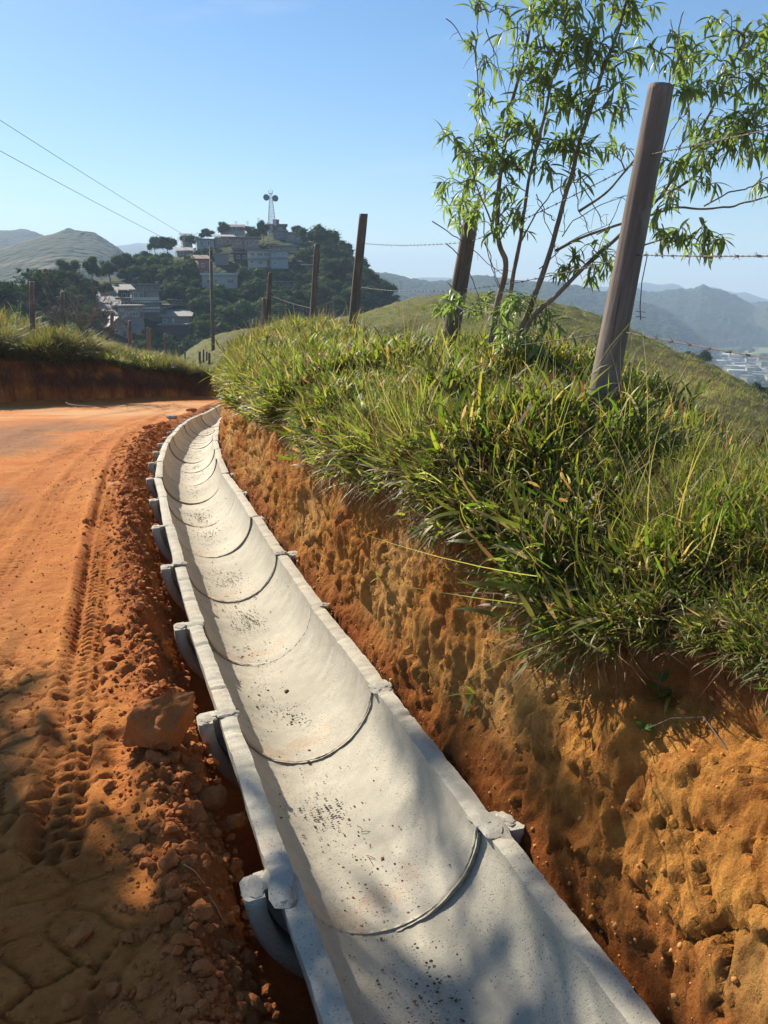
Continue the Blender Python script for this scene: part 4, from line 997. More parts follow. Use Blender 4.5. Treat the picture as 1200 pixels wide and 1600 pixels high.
tree = thing('young_tree', 'young many-stemmed tree with drooping lance-shaped leaves growing through the fence', 'tree', tuple(at(800, 562, 5.0)))
TO = np.array(tree.location)
def spl(pts, n_=24):
    pts = np.array(pts, float); u = np.linspace(0, len(pts) - 1, n_); out = np.stack([np.interp(u, range(len(pts)), pts[:, i]) for i in range(3)], -1)
    for _ in range(2): out[1:-1] = (out[:-2] + 2 * out[1:-1] + out[2:]) / 4
    return out
stems = [  # (name, [(px,py,Y)...], radius0, radius1)
    ('stem', [(768, 535, 5.3), (775, 480, 5.3), (790, 430, 5.3), (791, 405, 5.3), (778, 380, 5.3), (776, 320, 5.3), (784, 250, 5.35), (795, 180, 5.4), (812, 110, 5.4), (828, 40, 5.4), (845, -60, 5.4)], .028, .008),
    ('stem', [(786, 530, 5.2), (796, 470, 5.2), (803, 425, 5.2), (812, 380, 5.2), (818, 330, 5.2), (828, 270, 5.1), (850, 180, 5.0), (875, 80, 5.0), (890, -20, 5.0)], .020, .007),
    ('stem', [(800, 562, 5.0), (815, 515, 5.0), (832, 470, 5.0), (850, 425, 5.0), (868, 365, 5.0), (885, 300, 4.95), (905, 220, 4.9), (935, 130, 4.9), (965, 50, 4.9), (985, -40, 4.9)], .027, .008),
    ('stem', [(812, 535, 4.98), (835, 487, 4.9), (862, 470, 4.85), (885, 445, 4.8), (925, 405, 4.8), (975, 360, 4.9), (1030, 310, 5.0), (1080, 240, 5.0), (1120, 150, 5.0), (1165, 60, 5.0)], .020, .007),
    ('branch', [(868, 392, 5.0), (905, 372, 4.95), (955, 355, 4.9), (1010, 338, 4.9), (1050, 325, 4.9), (1110, 325, 4.9), (1150, 322, 4.9), (1190, 312, 4.9), (1240, 290, 4.9)], .011, .005),
    ('branch', [(1100, 322, 4.9), (1140, 300, 4.8), (1180, 290, 4.8), (1220, 262, 4.8)], .006, .004),
    ('branch', [(905, 330, 4.95), (950, 300, 5.1), (1000, 240, 5.2), (1040, 150, 5.2), (1060, 60, 5.2), (1065, 20, 5.2)], .010, .004),
    ('branch', [(784, 250, 5.35), (762, 210, 5.4), (748, 150, 5.4), (742, 80, 5.4), (750, 10, 5.4)], .008, .003),
    ('branch', [(790, 405, 5.3), (765, 340, 5.3), (745, 290, 5.3), (728, 240, 5.3), (700, 210, 5.3)], .008, .003),
    ('branch', [(1030, 310, 5.0), (1080, 280, 4.8), (1130, 230, 4.7), (1180, 200, 4.7), (1240, 180, 4.7)], .009, .004),
    ('branch', [(1080, 240, 5.0), (1075, 160, 5.0), (1060, 90, 4.9), (1050, 30, 4.9)], .008, .003),
    ('branch', [(812, 380, 5.2), (840, 330, 5.3), (862, 300, 5.4), (900, 280, 5.4), (945, 262, 5.4)], .007, .003),
    ('branch', [(1000, 385, 4.7), (1040, 372, 4.7), (1075, 368, 4.7), (1105, 385, 4.7)], .006, .003),
    ('branch', [(1010, 300, 4.9), (1045, 215, 4.9), (1062, 180, 4.9), (1070, 160, 4.9)], .005, .002),
]
skel = []
for nm, pl, ra, rb in stems:
    P_ = spl([at(a, b, Y) for a, b, Y in pl], 40)
    wob = np.stack([fbm(np.arange(40) * .25 + ra * 999, np.arange(40) * 0 + i, 0, 3, 3) for i in range(3)], -1) * .018; P_ = P_ + wob * np.linspace(0, 1, 40)[:, None]
    mb = MB(); rads = .84 * np.linspace(ra, rb, 40) * (1 + .10 * fbm(np.arange(40) * .7, np.arange(40) * 0, 0, 2, 5)); mb.tube(P_ - TO, rads, 9)
    mb.build(nm, M['bark'], tree, None, True); skel.append(P_)
SK = np.concatenate(skel)
clusters = [  # px, py, radius px, Y
    (705, 228, 26, 5.3), (722, 258, 34, 5.3), (740, 232, 30, 5.3), (752, 150, 20, 5.4), (743, 75, 16, 5.4), (748, 20, 20, 5.4), (762, 105, 14, 5.4), (725, 320, 26, 5.5), (742, 300, 24, 5.4),
    (768, 275, 34, 5.3), (785, 215, 34, 5.3), (800, 260, 30, 5.2), (812, 160, 26, 5.3), (790, 335, 22, 5.2), (800, 358, 22, 5.15), (776, 365, 18, 5.2),
    (830, 210, 38, 5.1), (850, 150, 34, 5.1), (845, 85, 30, 5.1), (800, 60, 18, 5.4), (835, 10, 26, 5.2), (870, 40, 34, 5.0), (880, 110, 38, 5.0), (895, 170, 40, 5.0), (875, 240, 40, 5.0),
    (905, 240, 34, 4.9), (925, 60, 34, 4.9), (935, 120, 38, 4.9), (940, 180, 36, 4.9), (915, 10, 26, 4.9), (960, 20, 28, 4.9), (965, 90, 28, 4.9), (850, 275, 24, 5.0), (895, 285, 20, 4.9), (985, 50, 24, 5.0), (955, 230, 24, 5.1),
    (1058, 60, 22, 4.9), (1065, 110, 32, 4.9), (1085, 85, 24, 4.9), (1110, 90, 26, 5.0), (1145, 60, 24, 5.0), (1170, 90, 30, 5.0), (1150, 130, 36, 4.9), (1100, 150, 34, 4.8), (1075, 150, 24, 4.7), (1190, 50, 26, 5.0),
    (1140, 200, 40, 4.7), (1180, 190, 40, 4.7), (1120, 235, 32, 4.7), (1090, 250, 30, 4.7), (1065, 270, 30, 4.7), (1100, 290, 22, 4.7), (1165, 240, 32, 4.7), (1195, 240, 28, 4.7), (1050, 305, 26, 4.7), (1030, 330, 18, 4.7),
    (1190, 300, 20, 4.8), (1075, 385, 22, 4.7), (1055, 380, 20, 4.7), (1100, 392, 20, 4.7), (1115, 375, 14, 4.7), (1090, 360, 16, 4.7), (1030, 370, 14, 4.7),
    (905, 420, 24, 4.8), (935, 395, 24, 4.8), (880, 430, 20, 4.8), (950, 420, 18, 4.8), (925, 435, 16, 4.8), (810, 480, 24, 5.0), (835, 500, 28, 4.9), (820, 470, 20, 4.95), (860, 510, 12, 4.85),
    (728, 350, 18, 6.2), (738, 335, 16, 6.2), (745, 480, 12, 5.8), (760, 470, 14, 5.8), (705, 470, 12, 6.2), (690, 480, 9, 6.0), (1080, 195, 8, 4.9),
    (820, 120, 30, 5.2), (860, 15, 30, 5.1), (770, 170, 22, 5.3), (900, 85, 34, 4.9), (1000, 20, 20, 4.9), (972, 140, 24, 4.9), (1125, 35, 20, 5.0), (1198, 135, 30, 4.9), (1010, 85, 16, 4.9), (705, 290, 18, 5.3), (800, 300, 22, 5.2), (780, 20, 18, 5.4), (800, 520, 24, 4.95), (775, 500, 18, 5.2), (815, 545, 20, 4.9), (845, 540, 14, 4.85), (790, 545, 16, 5.0)]
leaf_list = []
twg = MB()
for (cx_, cy_, cr, Y) in clusters:
    C0 = at(cx_, cy_, Y); rw = cr / 1200 * Y
    dd = np.linalg.norm(SK - C0, axis=1) + np.where(SK[:, 2] > C0[2] + .25, .5, 0); S_ = SK[np.argmin(dd)]
    nt = max(3, int(round((cr / 9.6) ** 1.5)))
    hub = C0 * .55 + S_ * .45 if np.linalg.norm(C0 - S_) > .12 else S_
    if np.linalg.norm(hub - S_) > .02: twg.tube(spl([S_, (S_ + hub) / 2 + (0, 0, .02), hub], 8) - TO, [.005, .0048, .0045, .0042, .004, .0037, .0034, .003], 5)
    for _ in range(nt):
        v = rng.normal(size=3); v /= np.linalg.norm(v); v[2] = abs(v[2]) * .9 if rng.random() < .72 else v[2] * .6
        tip = C0 + v * rw * rng.uniform(.6, 1.15)
        st = hub if rng.random() < .7 else C0
        mid = (st + tip) / 2 + rng.normal(0, .02, 3) + (0, 0, .03)
        T_ = spl([st, mid, tip, tip + (tip - mid) * .25 - (0, 0, .02)], 14)
        twg.tube(T_ - TO, np.linspace(.0028, .0012, 14), 4)
        Lt = np.linalg.norm(np.diff(T_, axis=0), axis=1).sum(); nl = int(np.clip(Lt / .020, 7, 18)); side = 0
        for q in range(nl):
            u = .22 + .78 * q / (nl - 1); k_ = min(12, int(u * 13)); p = T_[k_] + (T_[k_ + 1] - T_[k_]) * (u * 13 - k_)
            d = T_[k_ + 1] - T_[k_]; d /= np.linalg.norm(d) + 1e-9
            side += 2.4; w1 = np.cross(d, (0, 0, 1)); w1 /= np.linalg.norm(w1) + 1e-9; w2 = np.cross(w1, d)
            o_ = w1 * math.cos(side) + w2 * math.sin(side)
            droop = rng.uniform(-.5, .55) if cx_ < 1000 else rng.uniform(-.1, .95) if u < .85 else rng.uniform(-.4, .3)
            ld = d * .55 + o_ * .75 + np.array((0, 0, -droop)); ld /= np.linalg.norm(ld)
            Lf = rng.uniform(.075, .14) * (1.0 if u < .85 else .65)
            leaf_list.append((p, ld, Lf, rng.integers(6), rng.uniform(-.6, .6)))
twg.build('twig', M['bark'], tree)['kind'] = 'stuff'
def leaf_mat(p, ld, Lf, roll):
    x = Vector(ld); y = Vector((0, 0, 1)).cross(x)
    if y.length < 1e-3: y = Vector((0, 1, 0))
    y.normalize(); z = x.cross(y); m = Matrix((x, y, z)).transposed() @ Matrix.Rotation(roll, 3, 'X')
    return m
leaf_list.sort(key=lambda t: -t[2] / t[0][1])
FV, FF, n0 = [], [], 0
for q, (p, ld, Lf, vi, roll) in enumerate(leaf_list):
    m = leaf_mat(p, ld, Lf, roll)
    if q < 300:
        o = bpy.data.objects.new('leaf', leaf_me[vi]); COL.objects.link(o); o.parent = tree
        mm = m.to_4x4() @ Matrix.Scale(Lf, 4); mm.translation = Vector(p) - Vector(TO); o.matrix_local = mm
    else:
        V, F = LEAVES[vi]; FV.append((V * Lf) @ np.array(m).T + p - TO); FF.append(F + n0); n0 += len(V)
o = link('foliage', mesh_np('foliage', np.concatenate(FV), np.concatenate(FF), True), M['leaf'], tree); o['kind'] = 'stuff'
# bare trailing twigs of the tree
btw = MB()
for pl in ([(880, 275, 5), (878, 310, 5), (885, 345, 5), (880, 372, 5)], [(898, 285, 5), (905, 320, 5), (915, 355, 5), (935, 380, 5)], [(912, 290, 5), (935, 330, 5), (945, 350, 5)], [(675, 345, 5.3), (720, 375, 5.3), (760, 410, 5.3), (790, 432, 5.3)],
           [(700, 382, 5.3), (735, 420, 5.3), (748, 460, 5.3), (752, 495, 5.3)], [(755, 380, 5.3), (775, 430, 5.3), (780, 470, 5.3)], [(835, 300, 5), (860, 360, 5), (875, 430, 5)], [(868, 345, 5), (850, 330, 5), (838, 310, 5)], [(840, 420, 5), (900, 372, 5), (960, 345, 5)],
           [(930, 368, 4.9), (960, 350, 4.8), (975, 300, 4.8), (985, 330, 4.8)], [(752, 330, 5.2), (765, 400, 5.2), (775, 440, 5.2), (782, 470, 5.2)], [(880, 370, 5), (905, 335, 5), (965, 310, 5), (990, 305, 5)], [(700, 30, 5.3), (735, 70, 5.4), (745, 90, 5.4)], [(760, 45, 5.3), (775, 90, 5.4), (795, 160, 5.4)],
           [(810, 30, 5.3), (800, 90, 5.4), (790, 200, 5.4)], [(1110, 175, 4.9), (1065, 220, 4.9), (1030, 280, 4.9)], [(1095, 178, 4.9), (1060, 235, 4.9), (1025, 300, 4.9)]):
    P_ = spl([at(a, b, Y) for a, b, Y in pl], 14); P_ += np.stack([fbm(np.arange(14) * .4 + pl[0][0], np.arange(14) * 0 + i, 0, 2, 9) for i in range(3)], -1) * .02
    btw.tube(P_ - TO, np.linspace(.0036, .0016, 14), 4)
    for _ in range(3):
        k_ = rng.integers(3, 13); v = rng.normal(size=3) * .04; btw.tube([P_[k_] - TO, P_[k_] - TO + v * .6 + (0, 0, .01), P_[k_] - TO + v], [.0018, .0014, .001], 3)
btw.build('bare_twig', M['twig'], tree)['kind'] = 'stuff'

# the roadside tree on the left, outside the photo, whose trunk and crown shade the near end of the ditch
st_ = thing('roadside_tree', 'tall roadside tree outside the photo that shades the near end of the channel', 'tree', (-4.60, 5.85, -.25))
O_ = np.array(st_.location)
mb = MB(); mb.tube([(0, 0, 0), (0, .02, 1.2), (-.05, .1, 2.8), (-.15, .4, 4.4), (-.3, .9, 6.0), (-.3, 1.2, 7.4)], [.24, .20, .19, .16, .11, .05], 14); mb.build('trunk', M['bark'], st_, None, True)
lob = [((-1.0, 1.75), 4.0, .70, 105), ((-1.75, 1.75), 4.0, .65, 115), ((-.45, 1.45), 4.4, .5, 80), ((.3, 1.45), 5.0, .5, 36), ((-.15, 2.1), 5.2, .35, 22), ((.25, .9), 4.6, .6, 70), ((.6, 2.0), 6.5, .35, 9), ((.1, 2.6), 6.0, .35, 10), ((-1.7, 2.9), 5.2, .5, 9)]
mb = MB(); V_, F_, n0 = [], [], 0
for (gx_, gy_), H, rr, cnt in lob:
    c = np.array((gx_ - .990 * H, gy_ + 1.180 * H, H)) - O_
    a = np.array((-.25, .8, 5.2)) if H < 7 else np.array((-.3, 1.1, 6.6)); mb.tube(spl([a, (a + c) / 2 + (0, 0, -.2), c], 10), np.linspace(.05, .012, 10), 6)
    for _ in range(cnt):
        v = rng.normal(size=3); v = v / np.linalg.norm(v) * rr * rng.random() ** .45; ld = rng.normal(size=3) + (0, 0, -.5); ld /= np.linalg.norm(ld)
        m = leaf_mat(None, ld, 1, rng.uniform(0, 6)); V, F = LEAVES[rng.integers(6)]
        V_.append((V * (rng.uniform(.16, .26)) * (1, 1.9, 1)) @ np.array(m).T + c + v); F_.append(F + n0); n0 += len(V)
    for _ in range(11):
        v = rng.normal(size=3); v = v / np.linalg.norm(v) * rr; mb.tube([c - v * .7, c + v * .4 + rng.normal(0, .06, 3), c + v * 1.1], [.020, .016, .008], 4)
mb.build('branch', M['bark'], st_, None, True)
link('crown', mesh_np('crown', np.concatenate(V_), np.concatenate(F_), True), M['tree_mid'], st_)

# ================================================================== DISTANT LAND
LAYERS = {}
def layer(name, sil, rc, kin, kout, rmin, rmax, nA, nR, mat, bump=None, col=None, zmin=-86.0, k_by=None, obj_name=None, edge=None):
    ae = np.array([azel(a, b) for a, b in sil]); az0, el0 = ae[:, 0], ae[:, 1]
    rcv = np.broadcast_to(np.asarray(rc, float), az0.shape); kv = np.broadcast_to(np.asarray(kin, float), az0.shape)
    A = np.linspace(az0[0], az0[-1], nA); r = np.exp(np.linspace(math.log(rmin), math.log(rmax), nR))
    AA, RR = np.meshgrid(A, r, indexing='ij')
    def el_of(AA, RR):
        ec = np.interp(AA, az0, el0); c = np.interp(AA, az0, rcv); l = np.log(RR / c); k = np.interp(AA, az0, kv)
        return ec - np.where(l < 0, R(1) * k * l * l, R(1) * kout * l * l)
    E_ = el_of(AA, RR); Z = CAM_Z + RR * np.tan(np.clip(E_, -1.2, 1.2)); X = RR * np.sin(AA); Y = RR * np.cos(AA)
    if bump is not None: Z = Z + bump(X, Y, RR, AA)
    if edge is not None: Z = edge(X, Y, Z)
    Z = np.maximum(Z, zmin)
    c = col(X, Y, AA, RR) if col is not None else np.zeros((*X.shape, 3))
    o = link(obj_name or name, grid_mesh(name, X, Y, Z, c, flip=True), M[mat]); tag(o, kind='structure')
    LAYERS[name] = (az0, el0, rcv, kv, (A, r, Z))
    return o
def on_layer(name, px, py, off=0.0):
    az0, el0, rcv, kv, _ = LAYERS[name]; a, e = azel(px, py); ec = np.interp(a, az0, el0); c = np.interp(a, az0, rcv); k = np.interp(a, az0, kv)
    d = (ec - e) / (R(1) * k); r = c * math.exp(-math.sqrt(max(d, 0))) if d > 0 else c * 1.02
    return at_r(px, py, r), r
def layer_z(name, x, y):
    A, r, Z = LAYERS[name][4]; a = math.atan2(x, y); rr = math.hypot(x, y)
    i = int(np.clip(np.searchsorted(A, a) - 1, 0, len(A) - 2)); j = int(np.clip(np.searchsorted(r, rr) - 1, 0, len(r) - 2))
    u = np.clip((a - A[i]) / (A[i + 1] - A[i]), 0, 1); v = np.clip((rr - r[j]) / (r[j + 1] - r[j]), 0, 1)
    return float((Z[i, j] * (1 - u) + Z[i + 1, j] * u) * (1 - v) + (Z[i, j + 1] * (1 - u) + Z[i + 1, j + 1] * u) * v)

# ---- the pasture hill behind the fence
def p_bump(X, Y, RR, AA):
    g1, g2, gid = cells(X * .8, Y * .55, 5)
    t = .10 * np.clip(1 - g1 * 1.5, 0, 1) * gid * np.clip(RR / 25, .5, 1.6)
    terr = .10 * np.sin(RR * 1.1 + 3 * fbm(X * .06, Y * .06, 0, 3, 9)) * smooth(18, 30, RR)
    return t * 1.6 + terr * .6 + .22 * fbm(X * .15, Y * .15, 0, 3, 7) * smooth(8, 20, RR)
def p_edge(X, Y, Z):
    d = ddist(X, Y); m = 1 - smooth(2.6, 4.4, d); m = m * (1 - smooth(26, 30, Y)); b = (1 - smooth(3.0, 6.0, np.hypot(X, Y)))
    dl_ = (X - LA[0]) * LN[0] + (Y - LA[1]) * LN[1]
    return Z - 2.0 * np.maximum(m, b)
def p_col(X, Y, AA, RR):
    g = smooth(.1, .5, fbm(X * .12, Y * .12, 0, 4, 17)); brown = np.exp(-((AA - azel(1100, 600)[0]) / .10) ** 2) * np.exp(-((RR - 24) / 9) ** 2)
    return np.stack([np.clip(brown * .8 + g * .15, 0, 1), g * 0, g * 0], -1)
psil = [(-60, 640), (100, 610), (200, 592), (240, 578), (280, 560), (310, 540), (340, 524), (430, 511), (520, 500), (560, 494), (600, 482), (640, 471), (680, 464), (720, 461), (770, 461), (820, 467), (860, 474), (900, 485), (940, 498), (980, 515), (1010, 530), (1060, 552), (1110, 574), (1160, 602), (1200, 628), (1300, 690), (1500, 800)]
layer('pasture_hill', psil, [70, 70, 72, 74, 75, 75, 74, 66, 60, 60, 62, 64, 66, 66, 66, 66, 64, 62, 60, 58, 56, 52, 48, 44, 40, 36, 30], [4.5] * 6 + [4.2, 3.6, 3.0] + [2.5] * 12 + [2.4] * 6, 14, 3.2, 190, 420, 330, 'pasture', p_bump, p_col, edge=p_edge)
# tufts on the pasture so that its grass and skyline have blades
N_ = 5200; pts = []
A_, r_, Z_ = LAYERS['pasture_hill'][4]
for _ in range(N_):
    i = rng.integers(90, len(A_) - 40); rr = 9 * math.exp(rng.random() * math.log(75 / 9)); j = int(np.clip(np.searchsorted(r_, rr), 1, len(r_) - 1)); x, y = rr * math.sin(A_[i]), rr * math.cos(A_[i])
    if y < 27 and ddist(x, y) < 4: continue
    pts.append((x, y, layer_z('pasture_hill', x, y) - .02))
pts = np.array(pts); n_ = len(pts)
scatter('pasture_grass', pts, np.stack([rng.normal(0, .1, n_), rng.normal(0, .1, n_), rng.uniform(0, 6.28, n_)], -1), rng.uniform(.4, .95, n_) * np.interp(np.hypot(pts[:, 0], pts[:, 1]), [9, 40], [.7, 1.05]), rng.integers(0, 4, n_), proto_cols['pasture'], 'tussocks of short pasture grass on the hill behind the fence', 'grass')
# brown brushy patch on the right of the pasture
pts = []
for _ in range(520):
    p, r0 = on_layer('pasture_hill', rng.normal(1075, 55), rng.normal(605, 16)); 
    if r0 < 7: continue
    pts.append((p[0], p[1], layer_z('pasture_hill', p[0], p[1]) - .03))
pts = np.array(pts); n_ = len(pts)
scatter('dry_brush', pts, np.stack([rng.normal(0, .2, n_), rng.normal(0, .2, n_), rng.uniform(0, 6.28, n_)], -1), rng.uniform(.9, 1.8, n_), rng.integers(0, 5, n_), proto_cols['thatch'], 'patch of dry brown brush on the pasture slope right of the big post', 'brush')

# ---- the wide valley, the far ranges and hills
gxv, gyv = np.meshgrid(np.linspace(-5200, 5200, 130), np.linspace(-1500, 5200, 90))
vz = -86 + 1.5 * fbm(gxv * .002, gyv * .002, 0, 3, 3)
vc = np.stack([smooth(-.1, .3, fbm(gxv * .004, gyv * .004, 0, 3, 9)), 0 * gxv, 0 * gxv], -1)
hole = np.hypot(gxv, gyv) < 0
tag(link('valley_ground', grid_mesh('valley_ground', gxv, gyv, vz, vc), M['valley']), kind='structure')

def ridges(amp, sc, seed): return lambda X, Y, RR, AA: amp * (ridged(X / sc, Y / sc, 0, 4, seed) - .3) * smooth(.05, .5, 1.0)
def trees_bump(amp, size, seed, base_amp=0, base_sc=200):
    def f(X, Y, RR, AA):
        g1, g2, gid = cells(X / size, Y / size, seed)
        return amp * (np.sqrt(np.clip(1 - g1 * g1 * 1.6, 0, 1)) * (.6 + .6 * gid)) + base_amp * (ridged(X / base_sc, Y / base_sc, 0, 3, seed + 1) - .3)
    return f
layer('far_mountains', [(-400, 395), (-100, 386), (60, 392), (150, 390), (185, 384), (215, 380), (250, 386), (300, 400), (450, 425), (600, 438), (660, 434), (740, 437), (800, 446), (880, 447), (940, 449), (975, 448), (992, 443), (1010, 440), (1022, 443), (1035, 444), (1052, 441), (1064, 445), (1074, 451), (1095, 449), (1115, 448), (1132, 455), (1150, 459), (1165, 457), (1180, 462), (1200, 468), (1300, 470), (1500, 450)],
      3600, 14, 20, 2400, 4200, 260, 30, 'mountain', ridges(10, 400, 5))
layer('far_left_hill', [(-500, 380), (-200, 372), (-60, 366), (0, 365), (25, 363), (40, 362), (55, 366), (75, 376), (110, 396), (160, 430)], 1600, 20, 25, 900, 2100, 160, 50, 'hill_forest', trees_bump(5, 16, 5))
def hg_col(X, Y, AA, RR):
    px = 600 + 1200 * np.tan(AA); g = smooth(-.25, .15, fbm(X / 120, Y / 120, 0, 4, 41) + np.interp(px, [-200, 60, 110, 150, 230], [.5, .35, .12, -.25, -.5]))
    return np.stack([g, .35 * smooth(.35, .6, ridged(X / 60, Y / 60, 0, 3, 5)) * g, g * 0], -1)
def hg_bump(X, Y, RR, AA):
    g = hg_col(X, Y, AA, RR)[..., 0]; return trees_bump(5, 11, 15)(X, Y, RR, AA) * (1 - g) + 7 * (fbm(X / 150, Y / 150, 0, 3, 22)) + 2 * (ridged(X / 230, Y / 230, 0, 2, 23) - .35)
layer('left_pasture_hill', [(-500, 430), (-200, 410), (-50, 392), (0, 386), (30, 378), (60, 372), (80, 369), (108, 367), (130, 371), (150, 374), (170, 384), (185, 393), (196, 402), (230, 420), (300, 450)], 900, 17, 30, 380, 1300, 260, 110, 'hill_grass', hg_bump, hg_col)
layer('wooded_ridge', [(480, 470), (540, 440), (575, 427), (600, 430), (640, 439), (680, 443), (720, 443), (760, 439), (800, 444), (840, 449), (880, 452), (940, 462), (1000, 478), (1060, 500)], 1350, 18, 25, 700, 1800, 220, 70, 'hill_forest', trees_bump(6, 15, 25, 10, 260))
def rf_col(X, Y, AA, RR):
    px = 600 + 1200 * np.tan(AA); g = np.exp(-(((px - 1172) + (RR - 1650) * .10) / 16) ** 2) * smooth(1400, 1500, RR) + .5 * np.exp(-((RR - 1290) / 70) ** 2) * smooth(-.1, .2, fbm(X / 150, Y / 150, 0, 3, 3))
    return np.stack([np.clip(g, 0, 1), g * 0, g * 0], -1)
layer('wooded_hill', [(860, 470), (920, 466), (965, 460), (990, 459), (1012, 463), (1035, 462), (1060, 455), (1075, 458), (1098, 451), (1115, 455), (1135, 461), (1155, 469), (1180, 477), (1200, 480), (1260, 490), (1400, 500)], 1850, 38, 30, 1150, 2300, 300, 150, 'hill_forest',
      lambda X, Y, RR, AA: trees_bump(7, 15, 35, 14, 240)(X, Y, RR, AA) * (1 - .8 * rf_col(X, Y, AA, RR)[..., 0]), rf_col)

# ---- the town hill
tsil = [(-260, 470), (-60, 462), (0, 458), (60, 450), (130, 442), (190, 432), (240, 416), (290, 392), (340, 378), (390, 370), (430, 366), (500, 376), (540, 402), (580, 440), (620, 472), (680, 500), (760, 560), (860, 640)]
layer('town_hill', tsil, [190, 190, 195, 205, 220, 240, 262, 275, 282, 286, 290, 285, 275, 260, 245, 230, 210, 190], 26, 20, 62, 480, 300, 200, 'town_ground',
      lambda X, Y, RR, AA: 1.2 * fbm(X / 14, Y / 14, 0, 4, 51), lambda X, Y, AA, RR: np.stack([.5 * smooth(.1, .4, fbm(X / 20, Y / 20, 0, 3, 61)), .6 * smooth(.45, .6, fbm(X / 11, Y / 11, 0, 3, 71)), 0 * X], -1))

PAINT = {k: mat_plain('wall_' + k, v, .85, .18, .6) for k, v in dict(white=(.38, .38, .37), cream=(.34, .30, .25), grey=(.22, .22, .215), pink=(.29, .19, .17), blue=(.27, .32, .36), tan=(.30, .25, .20), brick=(.26, .12, .08), dark=(.10, .095, .095), pale=(.46, .45, .43)).items()}
ROOFM = {k: mat_plain('roof_' + k, v, .7, .2, 1.2) for k, v in dict(metal=(.27, .25, .24), rust=(.19, .12, .09), tile=(.24, .11, .07), concrete=(.20, .19, .18), white=(.50, .50, .49), fibre=(.20, .18, .165)).items()}
M['glass'] = mat_plain('window_glass', (.035, .045, .055), .25, .1, 2, .6); M['frame_w'] = mat_plain('window_frame', (.55, .55, .53), .7, .1, 2); M['door'] = mat_plain('house_door', (.16, .10, .07), .7, .2, 3); M['teal'] = mat_plain('blue_shutter', (.05, .28, .36), .6)
def house(label, x0, x1, yt, yb, wall, roof=('flat', 'concrete'), wins=(), doors=(), depth=7.0, yaw=0.0, bands=(), name='house', r=None, group='houses on the town hill', cat='house', foot=3.5, extra=None):
    cxp = (x0 + x1) / 2
    p, rr = on_layer('town_hill', cxp, yb)
    if r is not None: rr = r; p = at_r(cxp, yb, r)
    s = rr * math.cos(math.atan2(p[0], p[1])) / CP / 1200 * (CP + 0.0) ; az = math.atan2(p[0], p[1])
    W_ = (x1 - x0) * s; H_ = (yb - yt) * s
    t = thing(name, label, cat, tuple(p), (0, 0, -az + yaw), group)
    mb = MB(); mb.box(0, depth / 2, (H_ - foot) / 2, W_, depth, H_ + foot); mb.build('wall', PAINT[wall], t)
    lx_ = lambda px: (px - cxp) * s
    lz = lambda py: (yb - py) * s
    kind, rm = roof
    if kind == 'flat':
        mb = MB(); mb.box(0, depth / 2 - .2, H_ + .14, W_ + .9, depth + 1.2, .26); mb.build('roof', ROOFM[rm], t)
    elif kind == 'slab':
        mb = MB(); mb.box(0, depth / 2 - .8, H_ + .16, W_ + 1.6, depth + 2.4, .22); mb.build('roof', ROOFM[rm], t)
    elif kind in ('shed', 'gable', 'gable_front'):
        mb = MB(); h = 1.3 if kind != 'gable_front' else 1.8; ov = .6; a, b = W_ / 2 + ov, depth + ov
        if kind == 'shed': V = [(-a, -ov, H_ + .05), (a, -ov, H_ + .05), (a, b, H_ + h), (-a, b, H_ + h)]; V += [(x, y, z + .14) for x, y, z in V]; F = [(0, 3, 2, 1), (4, 5, 6, 7), (0, 1, 5, 4), (1, 2, 6, 5), (2, 3, 7, 6), (3, 0, 4, 7)]
        elif kind == 'gable': V = [(-a, -ov, H_), (a, -ov, H_), (a, depth / 2, H_ + h), (-a, depth / 2, H_ + h), (a, b, H_), (-a, b, H_)]; V += [(x, y, z + .14) for x, y, z in V]; F = [(0, 3, 2, 1), (3, 5, 4, 2), (6, 7, 8, 9), (9, 8, 10, 11), (0, 1, 7, 6), (4, 5, 11, 10), (1, 2, 8, 7), (2, 4, 10, 8), (3, 0, 6, 9), (5, 3, 9, 11)]
        else: V = [(-a, -ov, H_), (0, -ov, H_ + h), (a, -ov, H_), (-a, b, H_), (0, b, H_ + h), (a, b, H_)]; V += [(x, y, z + .14) for x, y, z in V]; F = [(0, 1, 4, 3), (1, 2, 5, 4), (6, 9, 10, 7), (7, 10, 11, 8), (0, 6, 7, 1), (1, 7, 8, 2), (3, 4, 10, 9), (4, 5, 11, 10), (0, 3, 9, 6), (2, 8, 11, 5)]
        mb.add(V, F); mb.build('roof', ROOFM[rm], t)
        if kind == 'gable_front': mb = MB(); mb.add([(-W_ / 2, .02, H_), (W_ / 2, .02, H_), (0, .02, H_ + h)], [(0, 1, 2)]); mb.build('gable_wall', PAINT[wall], t)
    for w in wins:
        wx, wy, ww, wh = w[:4]; X_, Z_, w2, h2 = lx_(wx), lz(wy), ww * s, wh * s
        mb = MB(); f = .10
        mb.box(X_, -.05, Z_ + h2 / 2, w2, .16, f); mb.box(X_, -.05, Z_ - h2 / 2, w2 + .2, .24, f); mb.box(X_ - w2 / 2, -.05, Z_, f, .15, h2); mb.box(X_ + w2 / 2, -.05, Z_, f, .15, h2); mb.box(X_, -.05, Z_, .06, .12, h2 - .1)
        fr = mb.build('window', M['frame_w'], t); mb = MB(); mb.box(X_, -.015, Z_, w2 - .08, .05, h2 - .08); mb.build('pane', M['teal'] if len(w) > 4 else M['glass'], fr)
    for dx, dy, dw, dh in doors:
        mb = MB(); mb.box(lx_(dx), -.04, lz(dy), dw * s, .10, dh * s); mb.build('door', M['door'], t)
    for by, bh, bm, out in bands:           # slabs, balcony floors, parapets
        mb = MB(); mb.box(0, -out / 2 + .3, lz(by), W_ + .5, out + .6, bh * s); mb.build('slab', ROOFM.get(bm) or PAINT[bm], t)
